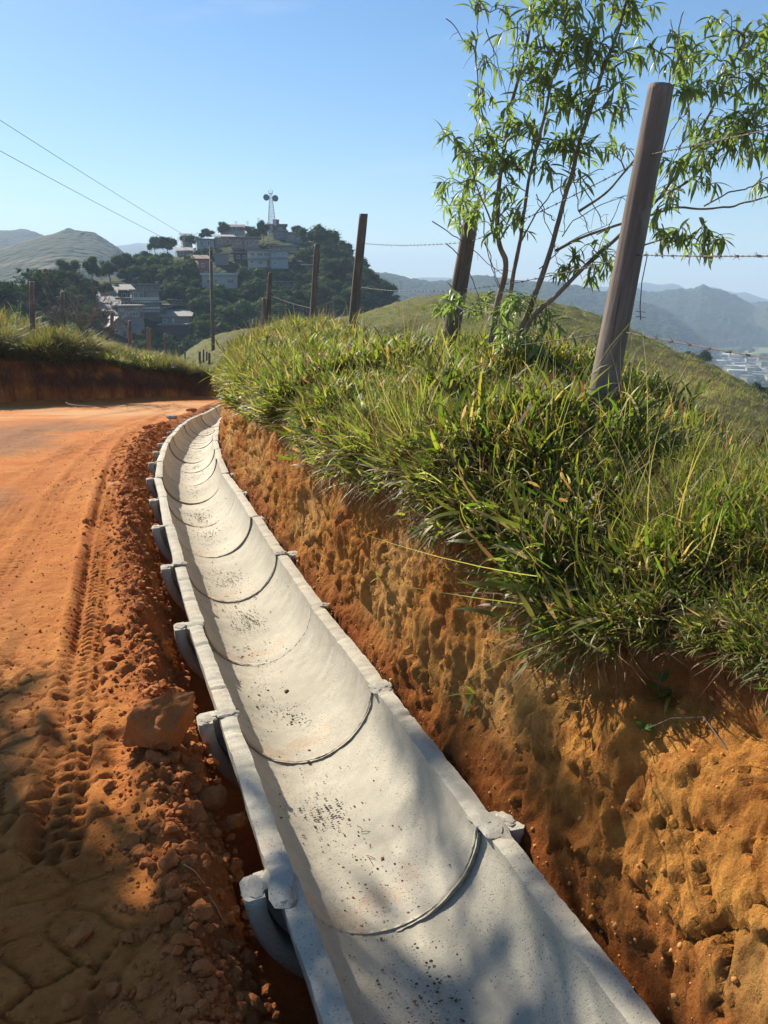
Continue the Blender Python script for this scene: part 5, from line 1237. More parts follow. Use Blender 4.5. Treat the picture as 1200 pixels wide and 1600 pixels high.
    if extra: extra(t, lx_, lz, s)
    return t
W4 = lambda xs, y, w, h: [(x, y, w, h) for x in xs]
# the stepped multi-storey house on the left
house('lowest grey storeys of the stepped apartment house beside the dirt street', 188, 225, 481, 515, 'grey', ('flat', 'concrete'), W4((201, 207, 211, 215), 492, 4, 6) + [(194, 486, 4, 3)], [(222, 494, 4, 9), (203, 508, 6, 11)], 8, .12, [(498, 1.5, 'concrete', .3)], cat='apartment house', name='apartment_house')
house('bluish-white upper storey with a veranda on the left of the stepped apartment house', 185, 211, 468, 481, 'blue', ('flat', 'concrete'), W4((192, 198), 475, 4, 6) + [(206, 476, 5, 8)], [], 7, .12, cat='apartment house', name='apartment_house')
house('dark terrace with a pale lean-to roof at the top left of the stepped apartment house', 186, 208, 455, 467, 'dark', ('shed', 'fibre'), W4((194, 202), 462, 6, 6), [], 7, .12, cat='apartment house', name='apartment_house')
def rail(t, lx_, lz, s):
    for py in (484.5, 470.5):
        mb = MB(); a = np.linspace(-1, 1, 15); pts_ = [(lx_(229) + lx_(250) * u, -2.2 + 1.2 * u * u, lz(py)) for u in a]
        V, F = [], []
        for i, (x, y, z) in enumerate(pts_): V += [(x, y, z - .5), (x, y, z + .55), (x, y + .15, z + .55), (x, y + .15, z - .5)]
        for i in range(14): b = i * 4; F += [(b, b + 4, b + 5, b + 1), (b + 1, b + 5, b + 6, b + 2), (b + 2, b + 6, b + 7, b + 3), (b + 3, b + 7, b + 4, b)]
        mb.add(V, F); mb.build('balcony', PAINT['pale'], t)
house('middle of the stepped apartment house with two curved white balconies', 210, 250, 457, 496, 'grey', ('flat', 'concrete'), W4((214, 222, 231), 474, 6, 8) + W4((216, 224), 463, 6, 8) + [(239, 479, 3, 5)], [(229, 464, 5, 10)], 9, .05, [(471, 1.6, 'concrete', 2.2), (484, 1.8, 'concrete', 2.4)], cat='apartment house', name='apartment_house', extra=rail)
house('open glazed roof terrace on top of the stepped apartment house', 207, 250, 446, 456, 'dark', ('slab', 'metal'), W4((212, 220, 228, 236, 244), 450.5, 6, 6), [], 8, .05, cat='apartment house', name='apartment_house')
house('small white annex with one window at the right of the stepped apartment house', 238, 249, 474, 484, 'white', ('flat', 'concrete'), [(239.5, 479, 3, 5)], [], 5, .05, cat='apartment house', name='annex')
house('dark retaining wall under the right side of the stepped apartment house', 224, 258, 483, 500, 'dark', ('flat', 'concrete'), [], [], 6, .05, cat='retaining wall', name='retaining_wall')
def white_door(t, a, b, s):
    mb = MB(); mb.box(a(271.5), -.05, b(504), 3.2 * s, .12, 12 * s); mb.build('door', PAINT['pale'], t)
house('long low tan house with a pale metal roof, blue window and white door', 255, 296, 496, 509, 'tan', ('shed', 'metal'), [(259.5, 501.5, 6, 5, 1)], [], 8, -.10, [], extra=white_door)
house('dark basement wall under the long low tan house', 252, 297, 509, 523, 'dark', ('flat', 'concrete'), [], [], 9, -.10, cat='retaining wall', name='retaining_wall')
house('brown gabled house low on the slope, left of the long tan house', 175, 200, 512, 528, 'tan', ('gable_front', 'fibre'), [(184, 518, 5, 5)], [(195, 522, 4, 8)], 8, .2)
house('small house with a grey lean-to roof below the brown gabled house', 196, 216, 522, 534, 'dark', ('shed', 'fibre'), [(205, 527, 4, 4)], [], 6, -.1)
house('small white hut between the stepped apartment house and the trees', 258, 270, 478, 485, 'white', ('slab', 'concrete'), [(264, 482, 4, 3)], [], 5, 0)
house('low shadowed house in the trees above the long tan house', 268, 290, 470, 479, 'grey', ('slab', 'fibre'), [(275, 475, 4, 4), (283, 475, 4, 4)], [], 6, 0)
# the upper cluster
house('white house with a flat roof and white awning in the middle of the slope', 318, 370, 430, 450, 'white', ('flat', 'concrete'), W4((339, 357, 362), 440, 5, 6) + [(328, 441, 5, 6)], [], 9, -.08, [(430, 2, 'white', .9)])
house('red-brown house with a rusty roof left of the white awning house', 312, 328, 408, 434, 'brick', ('shed', 'rust'), [(318, 416, 4, 5), (323, 428, 4, 5)], [], 8, .1)
house('plain grey retaining wall above the white awning house', 337, 357, 399, 414, 'grey', ('flat', 'concrete'), [], [], 4, 0, cat='retaining wall', name='retaining_wall')
house('low house with a long grey roof at the left of the two-storey white house', 366, 390, 397, 408, 'dark', ('slab', 'fibre'), [(373, 402, 4, 4), (382, 402, 4, 4)], [], 7, 0)
house('two-storey white house with wide dark windows under the pink house', 389, 424, 394, 418, 'white', ('flat', 'concrete'), [(396, 399.5, 5, 5), (407, 399.5, 8, 5), (417, 399.5, 8, 5), (395, 410, 4, 4), (407, 411, 6, 5)], [(419, 412, 4, 8)], 8, .02, [(406, 1.6, 'concrete', .9)])
house('pale blue house right of the two-storey white house', 425, 450, 395, 421, 'blue', ('flat', 'concrete'), [(429, 398, 5, 5), (437, 399, 3, 5), (445, 399, 3, 4), (431, 412, 4, 5)], [], 8, .05, [(405, 1.4, 'concrete', .5)])
house('long pale roof terrace above the pale blue house', 427, 463, 386, 392, 'cream', ('slab', 'metal'), [(440, 389, 5, 3)], [], 7, 0)
house('pink house with three dark windows and a wide roof slab below the hilltop', 364, 404, 374, 391, 'pink', ('slab', 'metal'), [(374, 379.5, 5, 5), (389, 381, 9, 6), (399, 380, 5, 5)], [(381, 384, 3, 8)], 9, 0, [(388, 1.6, 'concrete', 1.2)])
house('pink house wing with a big pale sheet-metal roof, left of the pink house', 338, 366, 372, 384, 'pink', ('shed', 'metal'), [(345, 378, 5, 5), (356, 378, 5, 5)], [], 10, .08)
house('upper house with a broad metal roof near the hilltop', 347, 382, 362, 370, 'cream', ('shed', 'metal'), [(356, 366, 5, 4), (369, 366, 5, 4)], [], 10, .05)
house('rusty-roofed house at the crest left of the mast', 352, 380, 355, 361, 'dark', ('shed', 'rust'), [(362, 358, 4, 3)], [], 8, 0, r=291)
house('dark block at the foot of the radio mast, carrying the brick tank', 420, 447, 353, 366, 'dark', ('flat', 'concrete'), [(438, 359, 4, 4)], [], 8, 0, [], r=288)
house('grey-pink house with a white strip under the radio mast', 428, 448, 363, 376, 'grey', ('flat', 'fibre'), [(437, 368, 4, 4), (443, 368, 3, 4)], [], 8, 0, [])
house('grey walled house right of the mast on the hilltop', 448, 477, 366, 381, 'grey', ('flat', 'fibre'), [(456, 372, 4, 4), (467, 372, 4, 4)], [], 8, -.05)
house('white panel of wall on the left flank of the mast block', 420, 426, 354, 366, 'white', ('flat', 'concrete'), [(423, 358, 3, 4)], [], 4, 0, r=286.5)
house('cream house at the left end of the hilltop', 287, 300, 371, 388, 'cream', ('shed', 'fibre'), [(292, 377, 4, 5), (292, 384, 4, 4)], [], 8, .1)
house('bluish house between the cream house and the pink roofs', 309, 334, 376, 390, 'blue', ('flat', 'concrete'), [(316, 381, 5, 5), (327, 381, 5, 5)], [], 8, .05)
house('house with a long light roof below the cream house', 278, 300, 393, 400, 'grey', ('shed', 'metal'), [(285, 397, 4, 3)], [], 7, .1)
house('small white-roofed hut alone in the trees right of the pale blue house', 475, 488, 415, 420, 'grey', ('slab', 'white'), [(481, 418, 3, 3)], [], 5, 0)
house('hut half hidden under the trees below the pale blue house', 430, 460, 442, 450, 'grey', ('slab', 'fibre'), [(440, 446, 5, 4), (450, 446, 4, 4)], [], 5, 0)
house('white gable peeping out of the trees above the long tan house', 348, 356, 474, 480, 'white', ('shed', 'white'), [(352, 477, 3, 3)], [], 4, 0)
HOUSE_BOXES = [(185, 252, 444, 515), (250, 298, 492, 521), (175, 202, 503, 528), (316, 371, 428, 449), (364, 450, 372, 418), (338, 384, 360, 385), (420, 477, 352, 380), (256, 270, 474, 486), (312, 328, 404, 432), (427, 463, 384, 392), (287, 300, 369, 388), (309, 334, 374, 389), (474, 488, 412, 420), (337, 357, 399, 412), (278, 300, 391, 400), (150, 188, 462, 520), (430, 460, 440, 449)]

# brick water tank on the block, radio mast with two round dishes
tp = at_r(431.5, 353, 290); t = thing('water_tank', 'square red-brick water tank on top of the dark block beside the radio mast', 'water tank', tuple(tp))
mb = MB(); mb.box(0, 0, .95, 1.9, 1.9, 1.9); mb.build('tank_wall', PAINT['brick'], t); mb = MB(); mb.box(0, 0, 1.98, 2.2, 2.2, .16); mb.build('lid', ROOFM['tile'], t)
mp_ = at_r(425, 353, 287); t = thing('radio_mast', 'lattice radio mast with two round drum dishes on the hilltop', 'radio mast', tuple(mp_))
M['steel'] = mat_plain('mast_steel', (.50, .50, .50), .5, .1, 3, .4, .2); M['dish'] = mat_plain('dish', (.13, .12, .13), .7)
hgt = 11.4
for sx in (-1, 1):
    for sy_ in (-1, 1):
        mb = MB(); mb.tube([(sx * 1.3, sy_ * 1.3, 0), (sx * .45, sy_ * .45, hgt * .80), (sx * .28, sy_ * .28, hgt * .92)], .07, 5); mb.build('leg', M['steel'], t)
for i in range(9):
    z0, z1 = hgt * .8 * i / 9, hgt * .8 * (i + 1) / 9; a0, a1 = 1.3 - .85 * i / 9, 1.3 - .85 * (i + 1) / 9
    mb = MB()
    for q in range(4):
        c0 = [(-1, -1), (1, -1), (1, 1), (-1, 1)][q]; c1 = [(-1, -1), (1, -1), (1, 1), (-1, 1)][(q + 1) % 4]
        mb.tube([(c0[0] * a0, c0[1] * a0, z0), (c1[0] * a1, c1[1] * a1, z1)], .04, 4); mb.tube([(c1[0] * a0, c1[1] * a0, z0), (c0[0] * a1, c0[1] * a1, z1)], .04, 4); mb.tube([(c0[0] * a1, c0[1] * a1, z1), (c1[0] * a1, c1[1] * a1, z1)], .04, 4)
    mb.build('brace', M['steel'], t)
mb = MB(); mb.tube([(0, 0, hgt * .85), (0, 0, hgt + 1.0)], .06, 5); mb.build('spire', M['steel'], t)
mb = MB(); mb.box(0, 0, hgt * .92, 1.3, 1.3, .1)
for a in (-.6, .6): mb.tube([(a, -.5, hgt * .92), (a, -.5, hgt * 1.0)], .05, 4); mb.box(a, -.5, hgt * .97, .2, .12, .9)
mb.build('antenna_platform', M['steel'], t)
for sx, zz_, dz in ((-1, 9.2, 0), (1, 8.9, 0)):
    d = link('dish', None) if False else None
    mb = MB(); k = 24; cx_ = sx * 1.55
    V, F = [], []
    for (rr, yy) in ((.0, -.55), (.7, -.62), (1.02, -.70), (1.05, -.2), (.6, .1), (0, .2)):
        for j in range(k): a = 2 * math.pi * j / k; V.append((cx_ + rr * math.cos(a), yy, zz_ + rr * math.sin(a)))
    for i in range(5):
        for j in range(k): F.append((i * k + j, i * k + (j + 1) % k, (i + 1) * k + (j + 1) % k, (i + 1) * k + j))
    mb.add(V, F); mb.tube([(sx * .35, 0, zz_), (cx_, .1, zz_)], .08, 5); mb.build('dish', M['dish'], t, None, False)
for (px, y0, y1, lb) in ((369, 345, 358, 'thin television aerial above the rusty roofs, left of the mast'), (387, 345, 358, 'thin aerial halfway between the rusty roofs and the mast'), (404, 340, 356, 'tallest thin aerial just left of the mast')):
    b = at_r(px, y1, 286); tt_ = at_r(px, y0, 286); mb = MB(); mb.tube([b - (0, 0, 2), tt_], .06, 4); z = tt_[2]
    for q in range(3): mb.box(b[0], b[1], z - .3 - .35 * q, 1.2 - .25 * q, .06, .06)
    tag(mb.build('aerial', M['steel']), lb, 'aerial')

# the steep dirt street
sp = [(160, 462), (166, 474), (172, 486), (180, 498), (190, 512)]; V, F = [], []
for i, (a, b) in enumerate(sp):
    for w in (-5, 5):
        p, r0 = on_layer('town_hill', a + w * (1 + .2 * i), b); V.append(p * (1, 1, 1) + (0, 0, .9))
for i in range(len(sp) - 1): F.append((2 * i, 2 * i + 1, 2 * i + 3, 2 * i + 2))
me = bpy.data.meshes.new('dirt_street'); me.from_pydata([tuple(v) for v in V], [], F); me.update(); tag(link('dirt_street', me, mat_plain('street_earth', (.34, .27, .20), .95, .25, .5)), kind='structure')
# low walls and hut fronts that line the street
for i, (a, b, w, h, c) in enumerate(((150, 470, 7, 6, 'tan'), (160, 482, 8, 7, 'cream'), (168, 496, 8, 8, 'tan'), (176, 470, 8, 9, 'cream'), (182, 480, 6, 8, 'tan'), (180, 491, 7, 8, 'cream'), (186, 502, 7, 9, 'tan'))):
    house(['low tan hut at the top of the steep dirt street', 'cream hut on the left side of the steep dirt street', 'tan hut lowest on the left side of the dirt street', 'cream hut at the upper right of the dirt street', 'narrow tan hut halfway up the right side of the dirt street', 'cream hut beside the bluish veranda of the stepped apartment house', 'tan hut lowest on the right side of the dirt street'][i], a - w / 2, a + w / 2, b - h, b, c, ('shed', 'fibre'), [(a, b - h * .55, 2.5, 3)], [], 4, .1 * (-1) ** i)

# ---- trees
def crown_mesh(seed, lobes, n_, leaf, flat=1.0, core=.72, name='crown', spread=1.0):
    """foliage clumps in a crown of height and width about 1, standing on z=0.25"""
    r = np.random.default_rng(seed); C_ = []
    for i in range(lobes):
        a = r.uniform(0, 6.283); q = math.sqrt(r.random()) * .30 * spread; z = r.uniform(.36, .84); C_.append((q * math.cos(a), q * math.sin(a), .25 + (z - .25) * flat, r.uniform(.13, .24)))
    C_.append((0, 0, .25 + .32 * flat, .28)); V_, F_, n0 = [], [], 0
    IV, IF = ico(2)
    for i, (x, y, z, s) in enumerate(C_):
        v = IV * s * core * (1, 1, .85) * (1 + .3 * fbm(IV[:, 0] * 2 + i, IV[:, 1] * 2 + seed, IV[:, 2] * 2, 2, seed))[:, None] + (x, y, z)
        V_.append(v); F_.append(np.array(IF)); F_[-1] = F_[-1] + n0; n0 += len(v)
    per = n_ // len(C_); tri = []
    for (x, y, z, s) in C_:
        d = r.normal(size=(per, 3)); d /= np.linalg.norm(d, axis=1)[:, None]; rad = s * r.uniform(.72, 1.12, per)
        c = d * rad[:, None] * (1, 1, .85) + (x, y, z)
        u = np.cross(d + r.normal(0, .6, (per, 3)), (0, 0, 1)); u /= np.linalg.norm(u, axis=1)[:, None] + 1e-9
        w = np.cross(d + r.normal(0, .6, (per, 3)), u); w /= np.linalg.norm(w, axis=1)[:, None] + 1e-9
        l = leaf * r.uniform(.6, 1.4, per)[:, None]
        q = np.stack([c - u * l, c + w * l * .8, c + u * l], 1).reshape(-1, 3); V_.append(q); F_.append(np.arange(per * 3).reshape(-1, 3) + n0); n0 += per * 3
    return mesh_np(name, np.concatenate(V_), np.concatenate(F_), False)
def trunk_mesh(seed, r0=.022):
    r = np.random.default_rng(seed); mb = MB(); mb.tube([(0, 0, -.12), (.01, 0, .15), (r.uniform(-.03, .03), 0, .35), (0, .02, .6)], [r0, r0 * .9, r0 * .7, r0 * .3], 6)
    for q in range(4): a = q * 1.6 + seed; mb.tube([(0, 0, .3 + .05 * q), (.12 * math.cos(a), .12 * math.sin(a), .45 + .05 * q), (.24 * math.cos(a), .24 * math.sin(a), .58 + .05 * q)], [r0 * .5, r0 * .35, r0 * .15], 4)
    return mb.mesh('trunk', True)
KINDS_ = {}
for nm, mt, sd, lb_, nn, lf, fl, sp_ in (('dark', 'tree_dark', 1, 11, 1500, .034, 1.0, 1.0), ('dark', 'tree_dark', 2, 9, 1300, .038, .8, 1.2), ('mid', 'tree_mid', 3, 12, 1500, .032, 1.0, 1.0), ('mid', 'tree_mid', 4, 8, 1200, .04, 1.1, .9),
                                    ('light', 'tree_light', 5, 10, 1300, .038, 1.0, 1.1), ('flat', 'tree_dark', 6, 10, 1100, .036, .45, 1.5)):
    cmesh = crown_mesh(sd, lb_, nn, lf, fl, .74, 'crown', sp_); cmesh.materials.append(M[mt]); tm = trunk_mesh(sd); tm.materials.append(M['trunk'])
    KINDS_.setdefault(nm, []).append((cmesh, tm))
def tree_at(kind, px, pyb, wpx, hpx, label, r=None, group='trees on the town hill', lname='town_hill', p=None, sink=.5, name=None):
    if p is None:
        p, r0 = on_layer(lname, px, pyb)
        if r is not None: p = at_r(px, pyb, r); r0 = r
    else: r0 = math.hypot(p[0], p[1])
    s = r0 / 1200; cm_, tm = KINDS_[kind][rng.integers(len(KINDS_[kind]))]
    t = thing(name or {'dark': 'dark_tree', 'mid': 'bushy_tree', 'light': 'pale_tree', 'flat': 'spreading_tree'}[kind], label, 'tree', tuple(np.array(p) - (0, 0, sink)), (0, 0, rng.uniform(0, 6.28)), group)
    W_, H_ = wpx * s * 1.25, hpx * s * 1.08 + sink; t.scale = (W_, W_, H_)
    link('crown', cm_, None, t); link('trunk', tm, None, t); return t
crest = [('mid', 243, 402, 20, 30, 'lone feathery tree on the left shoulder of the town hill'), ('dark', 262, 398, 30, 26, 'dark tree next to the feathery tree on the left shoulder'), ('flat', 300, 385, 34, 26, 'broad umbrella-shaped tree on the left of the hilltop'), ('dark', 325, 376, 22, 18, 'dark round tree behind the bluish house on the hilltop'),
         ('dark', 351, 370, 20, 22, 'round tree on the skyline above the broad metal roof'), ('flat', 395, 368, 18, 20, 'small flat-topped tree on the skyline left of the mast'), ('dark', 396, 386, 24, 30, 'dark dense tree between the pink house and the mast'), ('dark', 412, 380, 20, 34, 'tall dark tree just left of the mast block'),
         ('dark', 442, 366, 12, 14, 'little dark tree on the right edge of the mast block'), ('mid', 466, 372, 24, 18, 'bushy tree on the skyline right of the mast'), ('dark', 492, 392, 44, 42, 'largest dark tree of the hilltop, with layered branches right of the mast'), ('mid', 514, 398, 34, 38, 'bushy tree falling away from the right end of the hilltop'),
         ('dark', 535, 416, 34, 34, 'dark tree at the right shoulder of the town hill'), ('dark', 556, 436, 34, 36, 'dark tree halfway down the right skyline of the town hill'), ('dark', 578, 456, 32, 34, 'dark tree low on the right skyline of the town hill'), ('mid', 598, 472, 32, 26, 'bushy tree at the right foot of the town hill skyline'),
         ('mid', 615, 484, 26, 20, 'last low bush at the right foot of the town hill'), ('dark', 225, 418, 30, 24, 'dark tree on the left slope above the banana plants'), ('mid', 200, 434, 34, 30, 'bushy tree on the skyline of the left slope'), ('dark', 172, 440, 30, 30, 'dark tree in the saddle before the distant hill'), ('dark', 145, 444, 24, 40, 'round-headed dark tree rising in the saddle'),
         ('mid', 112, 452, 34, 36, 'feathery bushy tree behind the bare shrub')]
for k, a, b, w, h, lb in crest: tree_at(k, a, b, w, h, lb)
def clear(px, pyb, w, h):
    for x0, x1, y0, y1 in HOUSE_BOXES:
        if px + w * .42 > x0 and px - w * .42 < x1 and pyb - h * .95 < y1 and pyb > y0 + 2: return False
    return True
zones = [((-60, 110), (470, 560), 'in the dense wood above the left bank'), ((110, 200), (455, 560), 'in the wood behind the dirt street'), ((200, 330), (425, 480), 'above the stepped apartment house'), ((200, 340), (500, 580), 'below the long tan house'),
         ((290, 420), (390, 470), 'among the hilltop houses'), ((300, 470), (450, 545), 'below the white awning house'), ((440, 620), (400, 500), 'on the hill flank right of the mast')]
made = []; tries = 0
want = [44, 36, 44, 44, 40, 70, 90]
for zi, ((xa, xb), (ya, yb), zl) in enumerate(zones):
    cnt = 0
    for _ in range(900):
        if cnt >= want[zi]: break
        px, pb = rng.uniform(xa, xb), rng.uniform(ya, yb)
        crest_y = np.interp(px, [a for a, b in tsil], [b for a, b in tsil])
        if pb < crest_y + 6: continue
        sz = rng.uniform(22, 42) * np.interp(pb, [380, 540], [.8, 1.2]); h = sz * rng.uniform(.75, 1.05)
        if not clear(px, pb, sz, h): 
            sz *= .5; h *= .45
            if not clear(px, pb, sz, h): continue
        if any(abs(px - a) < .26 * (sz + c) / 2 and abs(pb - b) < 3.5 for a, b, c in made): continue
        hx, hy = (px - xa) / (xb - xa), (pb - ya) / (yb - ya)
        made.append((px, pb, sz)); kd = rng.choice(['dark', 'mid', 'light', 'flat'], p=[.5, .3, .1, .1] if zi != 5 else [.35, .35, .25, .05]); cnt += 1
        tree_at(kd, px, pb, sz, h, ('small ' if sz < 26 else 'tall ' if sz > 38 else '') + {'dark': 'dark tree ', 'mid': 'bushy tree ', 'light': 'pale green tree ', 'flat': 'spreading tree '}[kd] + ('high' if hy < .33 else 'midway' if hy < .66 else 'low') + (' left' if hx < .25 else ' left of centre' if hx < .5 else ' right of centre' if hx < .75 else ' right') + ' ' + zl, group=('trees ' + zl))
# bamboo clumps and banana plants
def frond_clump(name, label, px, pyb, wpx, hpx, mat, n_st, cat, arch=.9, r=None, banana=False):
    p, r0 = on_layer('town_hill', px, pyb)
    if r: p = at_r(px, pyb, r); r0 = r
    s = r0 / 1200; W_, H_ = wpx * s, hpx * s; t = thing(name, label, cat, tuple(p)); mb = MB(); lf = MB()
    for _ in range(n_st):
        a = rng.uniform(0, 6.283); u = np.linspace(0, 1, 12); out = rng.uniform(.2, 1.0) * W_ / 2; hh = H_ * rng.uniform(.7, 1.05)
        P_ = np.stack([math.cos(a) * out * u ** 1.8, math.sin(a) * out * u ** 1.8, hh * (1.25 * u - .35 * arch * u ** 3)], -1)
        if not banana:
            mb.tube(P_, np.linspace(.06, .015, 12), 4)
            for _ in range(55):
                k_ = rng.integers(3, 12); c = P_[k_] + rng.normal(0, .16, 3); d = rng.normal(size=3) * (1, 1, .4) + (math.cos(a) * .5, math.sin(a) * .5, -1.1); d /= np.linalg.norm(d); l = rng.uniform(.5, 1.0)
                n1 = np.cross(d, rng.normal(size=3)); n1 /= np.linalg.norm(n1) + 1e-9; lf.add([c, c + d * l * .5 + n1 * .14, c + d * l, c + d * l * .5 - n1 * .14], [(0, 1, 2, 3)])
        else:
            n1 = np.array((-math.sin(a), math.cos(a), 0)); P2 = np.stack([math.cos(a) * out * u, math.sin(a) * out * u, hh * (.45 + .75 * u - .65 * u ** 2.2)], -1); V, F = [], []
            for i in range(12): w_ = .38 * math.sin(math.pi * min(1, u[i] * .9 + .08)); V += [P2[i] - n1 * w_, P2[i] + n1 * w_]
            for i in range(11): F.append((2 * i, 2 * i + 1, 2 * i + 3, 2 * i + 2))
            lf.add(V, F)
    if banana: mb.tube([(0, 0, -.5), (0, 0, H_ * .5)], .16, 8)
    mb.build('stem' if banana else 'cane', M['trunk'], t); o = lf.build('leaf', M[mat], t); o['kind'] = 'stuff'
for i, (px, pb, w, h, lb) in enumerate(((60, 492, 60, 72, 'tallest dark bamboo clump with drooping plumes, above the left bank'), (85, 490, 50, 70, 'dark bamboo clump with bowed tops, right of the tallest one'), (22, 500, 60, 60, 'wide bamboo clump at the left edge with feathery arching tips'), (-18, 500, 60, 62, 'bamboo clump cut by the left edge of the photo'), (96, 500, 30, 48, 'small bamboo clump under the feathery tree'))):
    frond_clump('bamboo_clump', lb, px, pb, w, h, 'tree_dark', 26, 'bamboo', 1.25)
for px, pb, lb in ((230, 446, 'banana plant with upright leaves above the stepped apartment house'), (221, 452, 'smaller banana plant beside the taller one on the slope'), (455, 470, 'banana plant in the pale thicket under the pale blue house'), (395, 466, 'banana plant on the wooded slope right of the white awning house'), (380, 474, 'banana plant lower on the wooded slope near the white awning house')):
    frond_clump('banana_plant', lb, px, pb, 16, 18, 'tree_light', 11, 'banana plant', banana=True)

# trees behind the right shoulder of the pasture
for k, px, pb, w, h, r, lb in (('dark', 1090, 572, 30, 26, 170, 'dark round tree rising behind the pasture, above the valley town'), ('dark', 1072, 560, 16, 12, 175, 'smaller dark tree left of the round one behind the pasture'), ('dark', 1190, 622, 34, 26, 120, 'dark tree at the right edge behind the pasture shoulder'), ('mid', 1215, 640, 40, 34, 110, 'bushy tree partly outside the right edge of the photo')):
    tree_at(k, px, pb, w, h, lb, r=r, group='trees behind the pasture', sink=1.0)
    
# ---- the little town in the valley on the right
def plane_pt(px, py, z): d = ray(px, py); t = (CAM_Z - z) / -d[2]; return np.array((t * d[0], t * d[1], z))
bx = {}
def small_house(kind):
    if kind in bx: return bx[kind]
    w, d, h, rf, wm, rm = kind; mb = MB(); mb.box(0, 0, h / 2, w, d, h); me1 = mb.mesh('wall'); me1.materials.append(PAINT[wm])
    mb = MB()
    if rf == 'flat': mb.box(0, 0, h + .3, w + .8, d + .8, .6)
    else: a, b = w / 2 + .5, d / 2 + .5; V = [(-a, -b, h), (a, -b, h), (a, b, h), (-a, b, h), (-a, 0, h + 1.8), (a, 0, h + 1.8)]; mb.add(V, [(0, 1, 5, 4), (2, 3, 4, 5), (0, 4, 3), (1, 2, 5), (3, 2, 1, 0)])
    me2 = mb.mesh('roof'); me2.materials.append(ROOFM[rm])
    mb = MB(); 
    for x in (-.28, .28): mb.box(w * x, -d / 2 - .03, h * .55, w * .16, .1, h * .3)
    me3 = mb.mesh('window'); me3.materials.append(M['glass']); bx[kind] = (me1, me2, me3); return bx[kind]
kinds_ = [(11, 9, 4, 'gable', 'white', 'tile'), (13, 9, 6.5, 'flat', 'white', 'concrete'), (10, 8, 4, 'gable', 'cream', 'tile'), (16, 10, 7, 'flat', 'pale', 'white'), (12, 9, 4.5, 'gable', 'white', 'fibre'), (9, 9, 9, 'flat', 'cream', 'concrete')]
used = []
bands_ = [((1112, 1150), (562, 578), 'near the big warehouses of the valley town', 12), ((1135, 1205), (572, 590), 'in the middle of the valley town', 20), ((1130, 1215), (588, 604), 'on the near side of the valley town', 12), ((1165, 1240), (568, 576), 'on the far side of the valley town', 12), ((1068, 1100), (540, 550), 'in the hamlet beside the round dark tree', 6)]
for (xa, xb), (ya, yb), zl, cnt in bands_:
    c = 0
    for _ in range(400):
        if c >= cnt: break
        px, py = rng.uniform(xa, xb), rng.uniform(ya, yb)
        if any(abs(px - a) < 7 and abs(py - b) < 3.0 for a, b in used): continue
        used.append((px, py)); p = plane_pt(px, py, -85.5); kd = kinds_[rng.integers(6)]; mw = small_house(kd); c += 1
        t = thing('town_house', ('%s house with a %s roof ' % ({'white': 'small white', 'cream': 'small cream', 'pale': 'long pale'}[kd[4]], {'tile': 'tiled', 'concrete': 'flat grey', 'white': 'flat white', 'fibre': 'dull sheet'}[kd[5]])) + zl, 'house', tuple(p), (0, 0, rng.uniform(-.7, .7)), 'houses of the valley town')
        for nm, me in zip(('wall', 'roof', 'window'), mw): link(nm, me, None, t)
for (px, py, w, h, d, lb) in ((1152, 562, 34, 7, 18, 'long white warehouse with a flat roof, largest building of the valley town'), (1158, 581, 26, 6, 20, 'wide pale-roofed hall in the middle of the valley town')):
    p = plane_pt(px, py, -85.5); t = thing('warehouse', lb, 'warehouse', tuple(p), (0, 0, .1)); mb = MB(); mb.box(0, 0, h / 2, w, d, h); mb.build('wall', PAINT['white'], t); mb = MB(); mb.box(0, 0, h + .4, w + 1, d + 1, .8); mb.build('roof', ROOFM['white'], t)
    for x in np.linspace(-.4, .4, 6): mb = MB(); mb.box(w * x, -d / 2 - .05, h * .5, w * .08, .12, h * .35); mb.build('window', M['glass'], t)
for _ in range(44):
    px, py = rng.uniform(1060, 1240), rng.uniform(545, 612); p = plane_pt(px, py, -86); tree_at(rng.choice(['dark', 'mid']), px, py, rng.uniform(9, 20), rng.uniform(7, 13), rng.choice(['low ', 'broad ', 'rounded ', 'slim ']) + ('dark tree among the warehouses of the valley town' if 1130 < px < 1180 and py < 585 else 'dark tree in the fields behind the valley town' if py < 565 else 'dark tree left of the valley town' if px < 1130 else 'dark tree at the near edge of the valley town' if py > 592 else 'dark tree between the houses of the valley town'), p=p, group='trees in the valley')

# ---- utility pole and its two lines, fence posts beyond the left bank
base = at_r(334, 600, 48); topp = at_r(329, 386, 48.3)
t = thing('utility_pole', 'slim wooden utility pole rising behind the grassy bank in front of the town hill', 'utility pole', tuple(base - (0, 0, .6)))
v = topp - base; mb = MB(); mb.tube([(0, 0, 0), v * .5 + (0, 0, .3), v + (0, 0, .6)], [.12, .105, .085], 10); mb.build('pole', M['post_old'], t, None, True)
for q, dz in enumerate((.15, .75)): mb = MB(); mb.tube([v + (0, -.08, .6 - dz), v + (0, -.22, .6 - dz)], .05, 8); mb.build('insulator', PAINT['pale'], t)
far_end = []
for (py0, dz, lb) in ((172, .15, 'upper of the two thin overhead lines crossing the sky at the left'), (220, .75, 'lower of the two thin overhead lines crossing the sky at the left')):
    a = np.array(t.location) + v + (0, -.2, .6 - dz); b = at(0, py0, 21.0); e = a + (b - a) * 1.75; far_end.append(e); mb = MB(); pts_ = [a + (e - a) * u - np.array((0, 0, 4 * .25 * u * (1 - u))) for u in np.linspace(0, 1, 30)]; mb.tube(np.array(pts_), .008, 4); tag(mb.build('power_line', M['wire']), lb, 'power line', 'overhead lines')
